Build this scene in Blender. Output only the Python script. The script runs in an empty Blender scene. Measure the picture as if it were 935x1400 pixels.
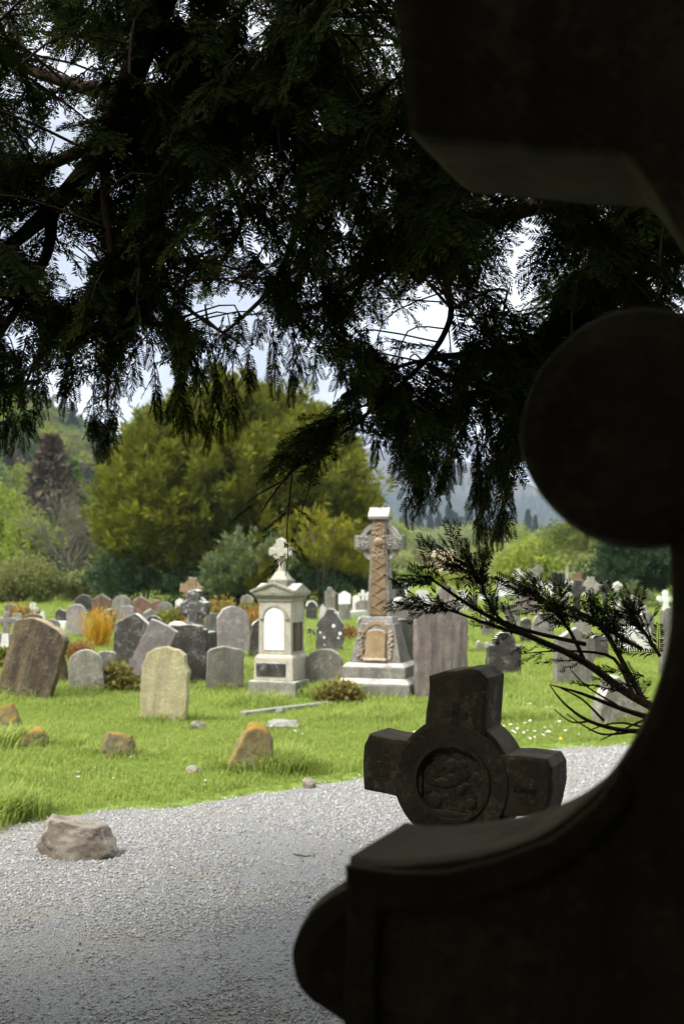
import bpy, bmesh, math, random
import numpy as np
from mathutils import Vector, Matrix, Euler, noise
R = math.radians
scene = bpy.context.scene
C = scene.collection

# ------------------------------------------------------------------ camera, sky, sun, exposure
EYE, F, HOR, CX = 1.6, 1750.0, 770.0, 467.5        # eye height (m); focal length, horizon row and centre column in photo pixels
cam_data = bpy.data.cameras.new('camera')
cam = bpy.data.objects.new('camera', cam_data); C.objects.link(cam)
cam.location = (0, 0, EYE); cam.rotation_euler = (R(90), 0, 0)
cam_data.lens = 45.0; cam_data.sensor_width = 36.0; cam_data.sensor_fit = 'AUTO'
cam_data.shift_y = 0.05; cam_data.clip_start = 0.05; cam_data.clip_end = 12000
cam_data.dof.use_dof = True; cam_data.dof.focus_distance = 3.9; cam_data.dof.aperture_fstop = 5.6
scene.camera = cam

SUN_EL, SUN_AZ = 52.0, 232.0                       # azimuth clockwise from +Y: behind the camera, to its left
w = bpy.data.worlds.new('World'); scene.world = w; w.use_nodes = True
nt = w.node_tree; nt.nodes.clear()
def wn(t, **k):
    n = nt.nodes.new(t)
    for a, b in k.items(): setattr(n, a, b)
    return n
out = wn('ShaderNodeOutputWorld'); bg = wn('ShaderNodeBackground'); nt.links.new(bg.outputs[0], out.inputs[0])
sky = wn('ShaderNodeTexSky', sky_type='NISHITA', sun_disc=False)
sky.sun_elevation = R(SUN_EL); sky.sun_rotation = R(SUN_AZ)
tc = wn('ShaderNodeTexCoord'); mp = wn('ShaderNodeMapping'); mp.inputs['Scale'].default_value = (1.0, 1.0, 3.2)
mp.inputs['Location'].default_value = (0.35, 0.1, 0.2)
nt.links.new(tc.outputs['Generated'], mp.inputs[0])
nz = wn('ShaderNodeTexNoise'); nz.inputs['Scale'].default_value = 2.6; nz.inputs['Detail'].default_value = 7; nz.inputs['Roughness'].default_value = 0.52
nt.links.new(mp.outputs[0], nz.inputs[0])
cr = wn('ShaderNodeValToRGB'); e = cr.color_ramp.elements
e[0].position = 0.38; e[0].color = (3.3, 3.5, 3.85, 1); e[1].position = 0.6; e[1].color = (7.7, 7.75, 7.8, 1)
nt.links.new(nz.outputs[0], cr.inputs[0])
mx = wn('ShaderNodeMix', data_type='RGBA'); mx.inputs[0].default_value = 0.9
nt.links.new(sky.outputs[0], mx.inputs[6]); nt.links.new(cr.outputs[0], mx.inputs[7]); nt.links.new(mx.outputs[2], bg.inputs[0])
bg.inputs[1].default_value = 0.055

sd = bpy.data.lights.new('sun', 'SUN'); sd.energy = 1.6; sd.angle = R(22); sd.color = (1, 0.95, 0.86)
sun = bpy.data.objects.new('sun', sd); C.objects.link(sun); sun.location = (-20, -20, 40)
sv = Vector((math.sin(R(SUN_AZ)) * math.cos(R(SUN_EL)), math.cos(R(SUN_AZ)) * math.cos(R(SUN_EL)), math.sin(R(SUN_EL))))
sun.rotation_euler = (-sv).to_track_quat('-Z', 'Y').to_euler()

vs = scene.view_settings; vs.view_transform = 'Standard'; vs.look = 'None'; vs.exposure = 2.12; vs.gamma = 1
scene.render.engine = 'CYCLES'
cy = scene.cycles
cy.use_denoising = True; cy.use_adaptive_sampling = True; cy.adaptive_threshold = 0.025; cy.max_bounces = 5; cy.diffuse_bounces = 3; cy.glossy_bounces = 2; cy.transmission_bounces = 3
cy.transparent_max_bounces = 4; cy.volume_bounces = 0; cy.caustics_reflective = False; cy.caustics_refractive = False

# ------------------------------------------------------------------ helpers
rng = np.random.default_rng(7)
rnd = random.Random(11)

def P(px, py, Y):
    """The point at depth Y that photo pixel (px, py) looks at."""
    return Vector(((px - CX) / F * Y, Y, EYE - (py - HOR) / F * Y))
def depth(py):
    return EYE * F / (py - HOR)
def G(px, py):
    Y = depth(py); return Vector(((px - CX) / F * Y, Y, 0))

def smooth(a, b, x):
    t = min(1, max(0, (x - a) / (b - a))); return t * t * (3 - 2 * t)
def H(x, y):
    """Height of the land."""
    z = 0.05 * noise.noise(Vector((x * 0.35, y * 0.35, 0))) * smooth(11.5, 15, y)
    z += 6.0 * smooth(95, 420, y)
    s = -x - 27 + 5 * noise.noise(Vector((y * 0.02, 3.1, 0))) + 2 * noise.noise(Vector((x * .05, y * 0.06, 7)))
    if y > 40 and s > 0: z += min(0.53 * s * smooth(0, 30, s) * smooth(40, 75, y), 60 + s * 0.25)
    s = x - 70 - 0.2 * y
    if s > 0: z += 0.15 * s
    return z

def tag(o, label=None, cat=None, group=None, kind=None):
    if label: o['label'] = label
    if cat: o['category'] = cat
    if group: o['group'] = group
    if kind: o['kind'] = kind
    return o
def link(name, me, mat=None, parent=None):
    o = bpy.data.objects.new(name, me); C.objects.link(o)
    if mat is not None and me is not None and len(me.materials) == 0: me.materials.append(mat)
    if parent is not None: o.parent = parent
    return o
def empty(name, loc=(0, 0, 0), rot=(0, 0, 0)):
    o = bpy.data.objects.new(name, None); C.objects.link(o)
    o.location = loc; o.rotation_euler = rot; o.empty_display_size = 0.2
    return o
def mesh_np(name, V, Fc, tint=None, smooth_=False):
    """Mesh from arrays; faces all of one size."""
    V = np.asarray(V, np.float32); Fc = np.asarray(Fc, np.int32)
    me = bpy.data.meshes.new(name); n, k = Fc.shape
    me.vertices.add(len(V)); me.vertices.foreach_set('co', V.ravel())
    me.loops.add(n * k); me.loops.foreach_set('vertex_index', Fc.ravel())
    me.polygons.add(n); me.polygons.foreach_set('loop_start', np.arange(0, n * k, k, dtype=np.int32))
    if smooth_: me.polygons.foreach_set('use_smooth', np.ones(n, bool))
    if tint is not None:
        a = me.attributes.new('tint', 'FLOAT', 'POINT'); a.data.foreach_set('value', np.asarray(tint, np.float32))
    me.update(calc_edges=True); me.validate()
    return me
def bm_mesh(name, bm, smooth_=False):
    bmesh.ops.recalc_face_normals(bm, faces=bm.faces)
    me = bpy.data.meshes.new(name); bm.to_mesh(me); bm.free()
    if smooth_: me.polygons.foreach_set('use_smooth', np.ones(len(me.polygons), bool))
    return me

# ------------------------------------------------------------------ materials
def new_mat(name):
    m = bpy.data.materials.new(name); m.use_nodes = True
    t = m.node_tree; b = t.nodes['Principled BSDF']; b.inputs['Roughness'].default_value = 0.85
    b.inputs['Specular IOR Level'].default_value = 0.25
    return m, t, b
class N:
    """Little node writer."""
    def __init__(s, t): s.t = t
    def __call__(s, ty, ins=None, **k):
        n = s.t.nodes.new(ty)
        for a, b in k.items(): setattr(n, a, b)
        for i, v in (ins or {}).items():
            if hasattr(v, 'is_output'): s.t.links.new(v, n.inputs[i])
            else: n.inputs[i].default_value = v
        return n
    def noise(s, vec, scale, detail=4, rough=0.55):
        return s('ShaderNodeTexNoise', {'Vector': vec, 'Scale': scale, 'Detail': detail, 'Roughness': rough}).outputs[0]
    def ramp(s, v, a, b):
        n = s('ShaderNodeMapRange', {0: v, 1: a, 2: b, 3: 0.0, 4: 1.0}); n.clamp = True; return n.outputs[0]
    def mix(s, f, a, b):
        n = s('ShaderNodeMix', data_type='RGBA')
        for i, v in ((0, f), (6, a), (7, b)):
            if hasattr(v, 'is_output'): s.t.links.new(v, n.inputs[i])
            else: n.inputs[i].default_value = v if i == 0 else (*v, 1)
        return n.outputs[2]
    def math(s, op, a, b=0.0):
        return s('ShaderNodeMath', {0: a, 1: b}, operation=op).outputs[0]

def stone(name, c1, c2, lichen=(0.62, 0.62, 0.56), lich=0.35, streak=(0.06, 0.055, 0.05), strk=0.5, top=0.5, moss=0.3, mosscol=(0.07, 0.1, 0.02), rough=1.0, lines=0.0, spots=0.0):
    """Weathered gravestone: two tones, run-off streaks, crusty lichen, pale growth and painted sky light on up-facing faces, moss near the ground."""
    m, t, b = new_mat(name); n = N(t)
    co = n('ShaderNodeTexCoord').outputs['Object']; r = n('ShaderNodeObjectInfo').outputs['Random']
    off = n('ShaderNodeVectorMath', {0: co, 1: n('ShaderNodeCombineXYZ', {0: n.math('MULTIPLY', r, 37.0), 1: n.math('MULTIPLY', r, 71.0), 2: r}).outputs[0]}, operation='ADD').outputs[0]
    v = n.mix(n.ramp(n.noise(off, 5.0, 8, 0.72), 0.36, 0.62), c1, c2)
    sm = n('ShaderNodeMapping', {0: off, 'Scale': (6.5, 6.5, 0.75)}).outputs[0]
    v = n.mix(n.math('MULTIPLY', n.ramp(n.noise(sm, 1.6, 6, 0.65), 0.44, 0.66), min(1, strk * 1.1)), v, streak)
    v = n.mix(n.math('MULTIPLY', n.ramp(n.noise(off, 42, 4, 0.75), 0.42, 0.66), 0.6), v, tuple(x * 0.45 for x in c1))
    big = n.noise(off, 7.0, 5, 0.7)
    v = n.mix(n.math('MULTIPLY', n.ramp(n.math('MULTIPLY', big, n.noise(off, 44.0, 5, 0.75)), 0.27, 0.37), lich * .62), v, lichen)
    if spots:
        vo = n('ShaderNodeTexVoronoi', {'Vector': off, 'Scale': 7.0}).outputs['Distance']
        v = n.mix(n.math('MULTIPLY', n.ramp(vo, 0.24, 0.19), spots), v, lichen)
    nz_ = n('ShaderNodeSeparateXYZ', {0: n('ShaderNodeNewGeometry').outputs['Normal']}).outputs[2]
    v = n.mix(n.math('MULTIPLY', n.math('MULTIPLY', n.ramp(nz_, 0.2, 0.6), n.ramp(n.noise(off, 9.0, 5), 0.3, 0.5)), min(1, top * 1.25)), v, lichen)  # lichen colour on up-facing faces also stands in for light from the sky
    z = n('ShaderNodeSeparateXYZ', {0: co}).outputs[2]
    v = n.mix(n.math('MULTIPLY', n.math('MULTIPLY', n.ramp(z, 0.35, 0.05), n.ramp(n.noise(off, 11.0, 4), 0.4, 0.65)), moss), v, mosscol)
    if lines:
        x_ = n('ShaderNodeSeparateXYZ', {0: co}).outputs
        row = n.math('GREATER_THAN', n.math('FRACT', n.math('MULTIPLY', x_[2], 26.0)), 0.55)
        let = n.ramp(n.noise(n('ShaderNodeMapping', {0: co, 'Scale': (150, 1, 26)}).outputs[0], 1.0, 1), 0.42, 0.5)
        v = n.mix(n.math('MULTIPLY', n.math('MULTIPLY', row, let), lines), v, (0.35, 0.34, 0.32))
    v = n('ShaderNodeHueSaturation', {'Value': n.math('ADD', .8, n.math('MULTIPLY', r, .4)), 'Color': v}).outputs[0]
    t.links.new(v, b.inputs['Base Color'])
    h = n.math('ADD', n.noise(off, 38.0, 6, 0.7), n.math('MULTIPLY', n.noise(off, 9.0, 3), 1.5))
    bp = n('ShaderNodeBump', {'Height': h, 'Strength': 0.55 * rough, 'Distance': 0.012}); t.links.new(bp.outputs[0], b.inputs['Normal'])
    b.inputs['Roughness'].default_value = 0.9
    return m

def leaf_mat(name, c1, c2, trans=0.35, scale=0.35, tl=1.0, world=False):
    """Leaves: tone varies leaf by leaf and clump by clump, some light comes through."""
    m, t, b = new_mat(name); n = N(t)
    a = n('ShaderNodeAttribute', attribute_name='tint').outputs['Fac']
    co = n('ShaderNodeNewGeometry').outputs['Position'] if world else n('ShaderNodeTexCoord').outputs['Object']
    f = n.math('ADD', n.math('MULTIPLY', a, 0.6), n.math('MULTIPLY', n.ramp(n.noise(co, scale, 3), 0.3, 0.7), 0.4))
    v = n.mix(f, c1, c2)
    t.links.new(v, b.inputs['Base Color']); b.inputs['Roughness'].default_value = 0.6
    tr = n('ShaderNodeBsdfTranslucent', {0: n.mix(0.5, v, tuple(min(1, x * 1.4 * tl) for x in c2))})
    ms = n('ShaderNodeMixShader', {0: trans, 1: b.outputs[0], 2: tr.outputs[0]})
    t.links.new(ms.outputs[0], t.nodes['Material Output'].inputs[0])
    return m

def bark(name, c1, c2):
    m, t, b = new_mat(name); n = N(t)
    co = n('ShaderNodeTexCoord').outputs['Object']
    s = n.noise(n('ShaderNodeMapping', {0: co, 'Scale': (6, 6, 1.5)}).outputs[0], 3.0, 6, 0.7)
    t.links.new(n.mix(n.ramp(s, 0.3, 0.7), c1, c2), b.inputs['Base Color'])
    t.links.new(n('ShaderNodeBump', {'Height': s, 'Strength': 0.8, 'Distance': 0.03}).outputs[0], b.inputs['Normal'])
    return m

M = {}
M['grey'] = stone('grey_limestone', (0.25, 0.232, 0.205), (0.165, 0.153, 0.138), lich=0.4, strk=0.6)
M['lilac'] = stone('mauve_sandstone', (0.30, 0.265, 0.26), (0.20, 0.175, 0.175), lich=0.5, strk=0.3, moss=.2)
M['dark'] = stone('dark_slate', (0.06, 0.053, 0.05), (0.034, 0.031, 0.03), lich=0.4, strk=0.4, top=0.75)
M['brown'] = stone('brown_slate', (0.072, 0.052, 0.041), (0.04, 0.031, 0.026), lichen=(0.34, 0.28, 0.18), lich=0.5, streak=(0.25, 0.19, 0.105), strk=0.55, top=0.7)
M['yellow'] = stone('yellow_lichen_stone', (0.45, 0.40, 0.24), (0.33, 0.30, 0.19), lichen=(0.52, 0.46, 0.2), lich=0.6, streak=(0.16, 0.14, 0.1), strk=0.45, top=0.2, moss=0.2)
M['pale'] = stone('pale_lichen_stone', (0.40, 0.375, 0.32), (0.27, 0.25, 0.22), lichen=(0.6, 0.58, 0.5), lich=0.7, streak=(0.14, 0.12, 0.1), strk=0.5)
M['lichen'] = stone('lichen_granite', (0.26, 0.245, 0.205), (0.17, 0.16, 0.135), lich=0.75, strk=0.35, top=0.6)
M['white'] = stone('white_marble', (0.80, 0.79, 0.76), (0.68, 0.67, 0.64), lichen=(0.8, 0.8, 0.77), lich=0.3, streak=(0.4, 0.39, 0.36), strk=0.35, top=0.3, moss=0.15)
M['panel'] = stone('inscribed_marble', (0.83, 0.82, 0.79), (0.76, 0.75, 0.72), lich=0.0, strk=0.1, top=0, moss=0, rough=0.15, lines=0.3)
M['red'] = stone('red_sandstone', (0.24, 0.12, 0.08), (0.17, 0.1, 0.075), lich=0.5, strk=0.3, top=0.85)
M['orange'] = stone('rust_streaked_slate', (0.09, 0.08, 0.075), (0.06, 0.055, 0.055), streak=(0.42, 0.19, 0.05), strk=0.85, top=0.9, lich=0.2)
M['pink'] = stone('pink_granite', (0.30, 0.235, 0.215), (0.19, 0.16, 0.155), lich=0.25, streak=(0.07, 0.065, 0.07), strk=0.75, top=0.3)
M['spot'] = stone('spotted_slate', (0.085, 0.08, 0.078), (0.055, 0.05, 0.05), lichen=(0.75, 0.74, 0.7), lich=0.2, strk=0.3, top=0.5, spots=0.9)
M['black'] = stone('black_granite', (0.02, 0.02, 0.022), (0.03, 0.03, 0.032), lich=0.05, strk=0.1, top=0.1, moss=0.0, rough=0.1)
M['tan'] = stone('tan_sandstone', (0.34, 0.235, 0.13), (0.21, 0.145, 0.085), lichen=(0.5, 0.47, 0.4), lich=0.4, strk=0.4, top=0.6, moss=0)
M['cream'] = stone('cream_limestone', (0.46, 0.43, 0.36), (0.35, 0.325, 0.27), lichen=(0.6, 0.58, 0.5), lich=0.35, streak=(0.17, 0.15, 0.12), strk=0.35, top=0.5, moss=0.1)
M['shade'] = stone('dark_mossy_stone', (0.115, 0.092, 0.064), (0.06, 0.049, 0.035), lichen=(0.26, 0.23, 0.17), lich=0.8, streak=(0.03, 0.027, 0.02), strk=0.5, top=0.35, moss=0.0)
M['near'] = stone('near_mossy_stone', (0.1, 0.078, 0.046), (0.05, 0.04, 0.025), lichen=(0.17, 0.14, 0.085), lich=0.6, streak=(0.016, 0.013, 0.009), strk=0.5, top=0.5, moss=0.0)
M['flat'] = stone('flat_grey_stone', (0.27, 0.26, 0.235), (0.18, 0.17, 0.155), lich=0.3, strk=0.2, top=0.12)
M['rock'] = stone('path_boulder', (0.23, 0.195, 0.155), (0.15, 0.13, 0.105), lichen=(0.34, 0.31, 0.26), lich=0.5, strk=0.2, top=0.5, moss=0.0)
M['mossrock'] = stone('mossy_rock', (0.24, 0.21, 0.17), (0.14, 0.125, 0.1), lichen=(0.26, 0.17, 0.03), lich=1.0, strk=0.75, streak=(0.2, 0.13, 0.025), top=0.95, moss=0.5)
M['bark'] = bark('yew_bark', (0.055, 0.032, 0.022), (0.1, 0.06, 0.042))
M['bark2'] = bark('grey_bark', (0.1, 0.085, 0.065), (0.17, 0.15, 0.12))

# ------------------------------------------------------------------ shape tools
class MB:
    """Collects quads."""
    def __init__(s): s.V, s.F, s.T, s.n = [], [], [], 0
    def add(s, V, Fc, t=None):
        V = np.asarray(V, float); s.V.append(V); s.F.append(np.asarray(Fc) + s.n); s.n += len(V)
        s.T.append(np.zeros(len(V)) if t is None else np.asarray(t))
    def tube(s, pts, rad, k=6, cap=False):
        pts = [Vector(p) for p in pts]; V = []; n = len(pts); up = Vector((0.13, 0.31, 0.94))
        for i, p in enumerate(pts):
            d = (pts[min(i + 1, n - 1)] - pts[max(i - 1, 0)]).normalized()
            a = d.cross(up)
            if a.length < 1e-3: a = d.cross(Vector((1, 0, 0)))
            a.normalize(); b = d.cross(a)
            for j in range(k):
                th = 2 * math.pi * j / k; V.append(p + (a * math.cos(th) + b * math.sin(th)) * rad[i])
        Fc = [(i * k + j, i * k + (j + 1) % k, (i + 1) * k + (j + 1) % k, (i + 1) * k + j) for i in range(n - 1) for j in range(k)]
        s.add(V, Fc)
    def mesh(s, name, smooth_=False):
        return mesh_np(name, np.concatenate(s.V), np.concatenate(s.F), np.concatenate(s.T), smooth_)

def unit(a): return a / np.maximum(np.linalg.norm(a, axis=1, keepdims=True), 1e-9)
def leaves(pos, axis, length, width, tint, r=rng, roll=None):
    """A pointed leaf quad at each position along its axis."""
    n = len(pos); axis = unit(axis)
    side = unit(np.cross(axis, unit(r.normal(size=(n, 3))) if roll is None else roll))
    L = (length * r.uniform(.7, 1.3, n))[:, None]; W = (width * r.uniform(.7, 1.3, n))[:, None]
    V = np.stack([pos, pos + axis * L * .45 + side * W * .5, pos + axis * L, pos + axis * L * .45 - side * W * .5], 1).reshape(-1, 3)
    return V, np.arange(4 * n).reshape(n, 4), np.repeat(tint, 4)
def blobs(centers, radii, per, length, width, r, outward=0.8, up=0.2, flat=1.0):
    """Leaves in a shell round each blob centre."""
    centers = np.asarray(centers, float); radii = np.asarray(radii, float)
    k = len(centers); idx = np.repeat(np.arange(k), per); n = len(idx)
    d = unit(r.normal(size=(n, 3))); rr = radii[idx] * r.uniform(.45, 1.05, n)
    off = d * rr[:, None]; off[:, 2] *= flat
    ax = d * outward + r.normal(size=(n, 3)) * .7; ax[:, 2] += up
    tint = np.clip(r.uniform(0, 1, k)[idx] * .6 + r.uniform(0, .5, n), 0, 1)
    return leaves(centers[idx] + off, ax, length, width, tint, r)
def plumes(base, axis, L, wid, per, length, width, r):
    """Feathery shoots: leaves that lie along an axis and taper to its tip."""
    base = np.asarray(base, float); axis = unit(np.asarray(axis, float)); L = np.asarray(L, float)
    k = len(base); idx = np.repeat(np.arange(k), per); n = len(idx)
    t = r.uniform(0, 1, n) ** .8; perp = unit(np.cross(r.normal(size=(n, 3)), axis[idx]))
    rr = wid * (1 - t * .85) * np.sqrt(r.uniform(0, 1, n))
    pos = base[idx] + axis[idx] * (t * L[idx])[:, None] + perp * rr[:, None]
    ax = axis[idx] * .8 + perp * .7 + r.normal(size=(n, 3)) * .25
    tint = np.clip(r.uniform(0, .55, k)[idx] + t * .35 + r.uniform(0, .15, n), 0, 1)
    return leaves(pos, ax, length, width, tint, r)

def spline(pts, n):
    pts = [Vector(p) for p in pts]; o = []
    for i in range(len(pts) - 1):
        p0, p1, p2, p3 = pts[max(i - 1, 0)], pts[i], pts[i + 1], pts[min(i + 2, len(pts) - 1)]
        for j in range(n):
            t = j / n; o.append(.5 * ((2 * p1) + (p2 - p0) * t + (2 * p0 - 5 * p1 + 4 * p2 - p3) * t * t + (3 * p1 - p0 - 3 * p2 + p3) * t ** 3))
    return o + [pts[-1]]
def scatter(name, pts, rot, scl, idx, sources, parent=None):
    """One object that carries a great many small alike pieces (needles, grass, gravel) by geometry nodes."""
    me = bpy.data.meshes.new(name); n = len(pts)
    me.vertices.add(n); me.vertices.foreach_set('co', np.asarray(pts, np.float32).ravel())
    a = me.attributes.new('rot', 'FLOAT_VECTOR', 'POINT'); a.data.foreach_set('vector', np.asarray(rot, np.float32).ravel())
    a = me.attributes.new('scl', 'FLOAT', 'POINT'); a.data.foreach_set('value', np.asarray(scl, np.float32))
    a = me.attributes.new('idx', 'INT', 'POINT'); a.data.foreach_set('value', np.asarray(idx, np.int32))
    for s in sources: me.materials.append(s.materials[0])
    o = link(name, me, None, parent)
    g = bpy.data.node_groups.new(name + '_nodes', 'GeometryNodeTree')
    g.interface.new_socket('Geometry', in_out='INPUT', socket_type='NodeSocketGeometry')
    g.interface.new_socket('Geometry', in_out='OUTPUT', socket_type='NodeSocketGeometry')
    nn = g.nodes.new; l = g.links.new
    gi, go, ip = nn('NodeGroupInput'), nn('NodeGroupOutput'), nn('GeometryNodeInstanceOnPoints')
    gti = nn('GeometryNodeJoinGeometry')
    for s in reversed(sources):
        so = bpy.data.objects.new(s.name, s)
        oi = nn('GeometryNodeObjectInfo'); oi.inputs['Object'].default_value = so; oi.inputs['As Instance'].default_value = False
        g2 = nn('GeometryNodeGeometryToInstance'); l(oi.outputs['Geometry'], g2.inputs[0]); l(g2.outputs[0], gti.inputs[0])
    def attr(nm, ty):
        q = nn('GeometryNodeInputNamedAttribute'); q.data_type = ty; q.inputs['Name'].default_value = nm; return q.outputs['Attribute']
    l(gi.outputs[0], ip.inputs['Points']); l(gti.outputs[0], ip.inputs['Instance']); ip.inputs['Pick Instance'].default_value = True
    l(attr('idx', 'INT'), ip.inputs['Instance Index'])
    er = nn('FunctionNodeEulerToRotation'); l(attr('rot', 'FLOAT_VECTOR'), er.inputs[0]); l(er.outputs[0], ip.inputs['Rotation'])
    l(attr('scl', 'FLOAT'), ip.inputs['Scale']); l(ip.outputs[0], go.inputs[0])
    md = o.modifiers.new('scatter', 'NODES'); md.node_group = g
    o['kind'] = 'stuff'
    return o

# ------------------------------------------------------------------ the land
def ground_mat():
    m, t, b = new_mat('grassy_ground'); n = N(t)
    co = n('ShaderNodeTexCoord').outputs['Object']
    v = n.mix(n.ramp(n.noise(co, 0.5, 5), 0.35, 0.65), (0.15, 0.22, 0.035), (0.23, 0.31, 0.06))
    v = n.mix(n.math('MULTIPLY', n.ramp(n.noise(co, 2.2, 5, .7), 0.55, 0.72), 0.6), v, (0.21, 0.21, 0.07))
    v = n.mix(n.math('MULTIPLY', n.ramp(n.noise(co, 30, 3), 0.4, 0.7), 0.5), v, (0.07, 0.12, 0.015))
    y = n('ShaderNodeSeparateXYZ', {0: co}).outputs[1]
    far = n.mix(n.ramp(n.noise(co, 0.02, 4), 0.4, 0.6), (0.13, 0.15, 0.045), (0.09, 0.13, 0.035))
    v = n.mix(n.ramp(y, 85, 130), v, far)
    t.links.new(v, b.inputs['Base Color'])
    t.links.new(n('ShaderNodeBump', {'Height': n.noise(co, 25, 4), 'Strength': 0.6, 'Distance': 0.05}).outputs[0], b.inputs['Normal'])
    return m
M['ground'] = ground_mat()
def axis_steps(lo, hi, fine_lo, fine_hi, step, grow):
    a = list(np.arange(fine_lo, fine_hi + 1e-6, step)); s = step
    while a[-1] < hi: s *= grow; a.append(a[-1] + s)
    s = step
    while a[0] > lo: s *= grow; a.insert(0, a[0] - s)
    return a
xs = axis_steps(-900, 900, -10, 14, 0.8, 1.09); ys = axis_steps(-60, 1500, -6, 42, 0.8, 1.07)
V = [(x, y, H(x, y)) for y in ys for x in xs]; nx = len(xs)
Fc = [(j * nx + i, j * nx + i + 1, (j + 1) * nx + i + 1, (j + 1) * nx + i) for j in range(len(ys) - 1) for i in range(nx - 1)]
tag(link('ground', mesh_np('ground', V, Fc, None, True), M['ground']), kind='structure')

def gravel_mat():
    m, t, b = new_mat('gravel_and_dust'); n = N(t)
    co = n('ShaderNodeTexCoord').outputs['Object']
    v = n.mix(n.ramp(n.noise(co, 140, 2, .7), 0.35, 0.65), (0.42, 0.418, 0.415), (0.52, 0.515, 0.505))
    vc = n('ShaderNodeTexVoronoi', {'Vector': co, 'Scale': 105.0}); cell = n('ShaderNodeSeparateXYZ', {0: vc.outputs['Color']}).outputs[0]
    v = n.mix(n.math('MULTIPLY', cell, .8), v, (0.23, 0.229, 0.228)); v = n.mix(n.ramp(cell, .8, .95), v, (0.5, 0.495, 0.485))
    v = n.mix(n.math('MULTIPLY', n.ramp(n.noise(co, 1.5, 6, .7), 0.5, 0.62), .85), v, (0.42, 0.395, 0.345))
    v = n.mix(n.math('MULTIPLY', n.ramp(n.noise(co, 45, 4, .7), 0.5, 0.7), .35), v, (0.2, 0.205, 0.215))
    t.links.new(v, b.inputs['Base Color'])
    t.links.new(n('ShaderNodeBump', {'Height': n.math('SUBTRACT', n.noise(co, 70, 4, .7), vc.outputs['Distance']), 'Strength': 1.0, 'Distance': 0.02}).outputs[0], b.inputs['Normal'])
    return m
M['gravel'] = gravel_mat()
EDGE = [(-2600, 1150), (-900, 1150), (-300, 1146), (0, 1133), (60, 1122), (150, 1112), (230, 1106), (330, 1091), (430, 1074), (520, 1061), (720, 1028), (850, 1019), (1000, 1012), (1400, 1006), (2600, 1000)]
edge = [G(*p) for p in EDGE]
def edge_y(x):
    """Where the gravel ends and the grass begins."""
    for a, b in zip(edge, edge[1:]):
        if a.x <= x <= b.x:
            return a.y + (b.y - a.y) * (x - a.x) / (b.x - a.x) + 0.09 * noise.noise(Vector((x * 3, 0.5, 2))) + 0.05 * noise.noise(Vector((x * 11, 0.5, 9)))
    return edge[0].y if x < edge[0].x else edge[-1].y
xx = np.arange(-9, 16, 0.1); V = []
for x in xx: V += [(x, -8, 0.006), (x, edge_y(x), 0.006)]
Fc = [(2 * i, 2 * i + 2, 2 * i + 3, 2 * i + 1) for i in range(len(xx) - 1)]
tag(link('gravel_path', mesh_np('gravel_path', V, Fc), M['gravel']), kind='structure')

# brown reed meadow on the valley floor
def meadow_mat():
    m, t, b = new_mat('dry_reeds'); n = N(t)
    co = n('ShaderNodeTexCoord').outputs['Object']
    v = n.mix(n.ramp(n.noise(n('ShaderNodeMapping', {0: co, 'Scale': (.08, .02, 1)}).outputs[0], 1, 5), 0.35, 0.65), (0.30, 0.22, 0.12), (0.19, 0.165, 0.07))
    t.links.new(v, b.inputs['Base Color']); return m
V = []; gx = np.linspace(0, 60, 30); gy = np.linspace(150, 330, 30)
for j, y in enumerate(gy):
    for i, x in enumerate(gx): V.append((x + (y - 150) * .08, y, H(x + (y - 150) * .08, y) + 0.15 + 0.15 * noise.noise(Vector((x, y, 0)))))
Fc = [(j * 30 + i, j * 30 + i + 1, (j + 1) * 30 + i + 1, (j + 1) * 30 + i) for j in range(29) for i in range(29)]
tag(link('reed_meadow', mesh_np('reed_meadow', V, Fc, None, True), meadow_mat()), kind='structure')

# the mountain across the valley
PROF = [(-3000, 190), (-1000, 215), (-400, 232), (-100, 235), (18, 222), (108, 212), (197, 205), (271, 192), (316, 166), (345, 135), (405, 85), (494, 55), (940, 40), (2000, 130), (3000, 190)]
def mountain_mat():
    m, t, b = new_mat('heather_and_scree'); n = N(t)
    co = n('ShaderNodeTexCoord').outputs['Object']
    sl = n('ShaderNodeMapping', {0: co, 'Scale': (.012, .012, .03), 'Rotation': (0, .5, 0)}).outputs[0]
    v = n.mix(n.ramp(n.noise(sl, 1.6, 7, .65), 0.38, 0.62), (0.075, 0.075, 0.05), (0.155, 0.125, 0.105))
    v = n.mix(n.math('MULTIPLY', n.ramp(n.noise(co, .05, 6, .7), 0.52, 0.66), .7), v, (0.24, 0.215, 0.2))
    z = n.math('ADD', n('ShaderNodeSeparateXYZ', {0: co}).outputs[2], n.math('MULTIPLY', n.noise(co, .012, 4), 110.0))
    v = n.mix(n.ramp(z, 165, 120), v, (0.03, 0.045, 0.022))
    t.links.new(v, b.inputs['Base Color'])
    t.links.new(n('ShaderNodeBump', {'Height': n.noise(co, .04, 7, .7), 'Strength': 1.0, 'Distance': 22.0}).outputs[0], b.inputs['Normal'])
    return m
gx = np.concatenate([np.linspace(-2600, -250, 40), np.linspace(-230, 620, 130), np.linspace(650, 2600, 40)]); gy = np.linspace(1400, 3000, 80); V = []
def mount_z(x, y):
    z = np.interp(x, [p[0] for p in PROF], [p[1] for p in PROF])
    f = smooth(1350, 2600, y) ** 0.8
    rough = 22 * noise.fractal(Vector((x * .008, y * .006, 1)), 1, 2, 6) * smooth(1400, 1700, y) * (1 - .8 * smooth(2300, 2600, y))
    return -12 + 18 * smooth(1400, 1500, y) + z * f * (1 - 0.5 * smooth(2600, 3000, y)) - 4 + rough + 4 * noise.fractal(Vector((x * .02, y * .02, 5)), 1, 2, 4)
for y in gy:
    for x in gx: V.append((x, y, mount_z(x, y)))
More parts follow.
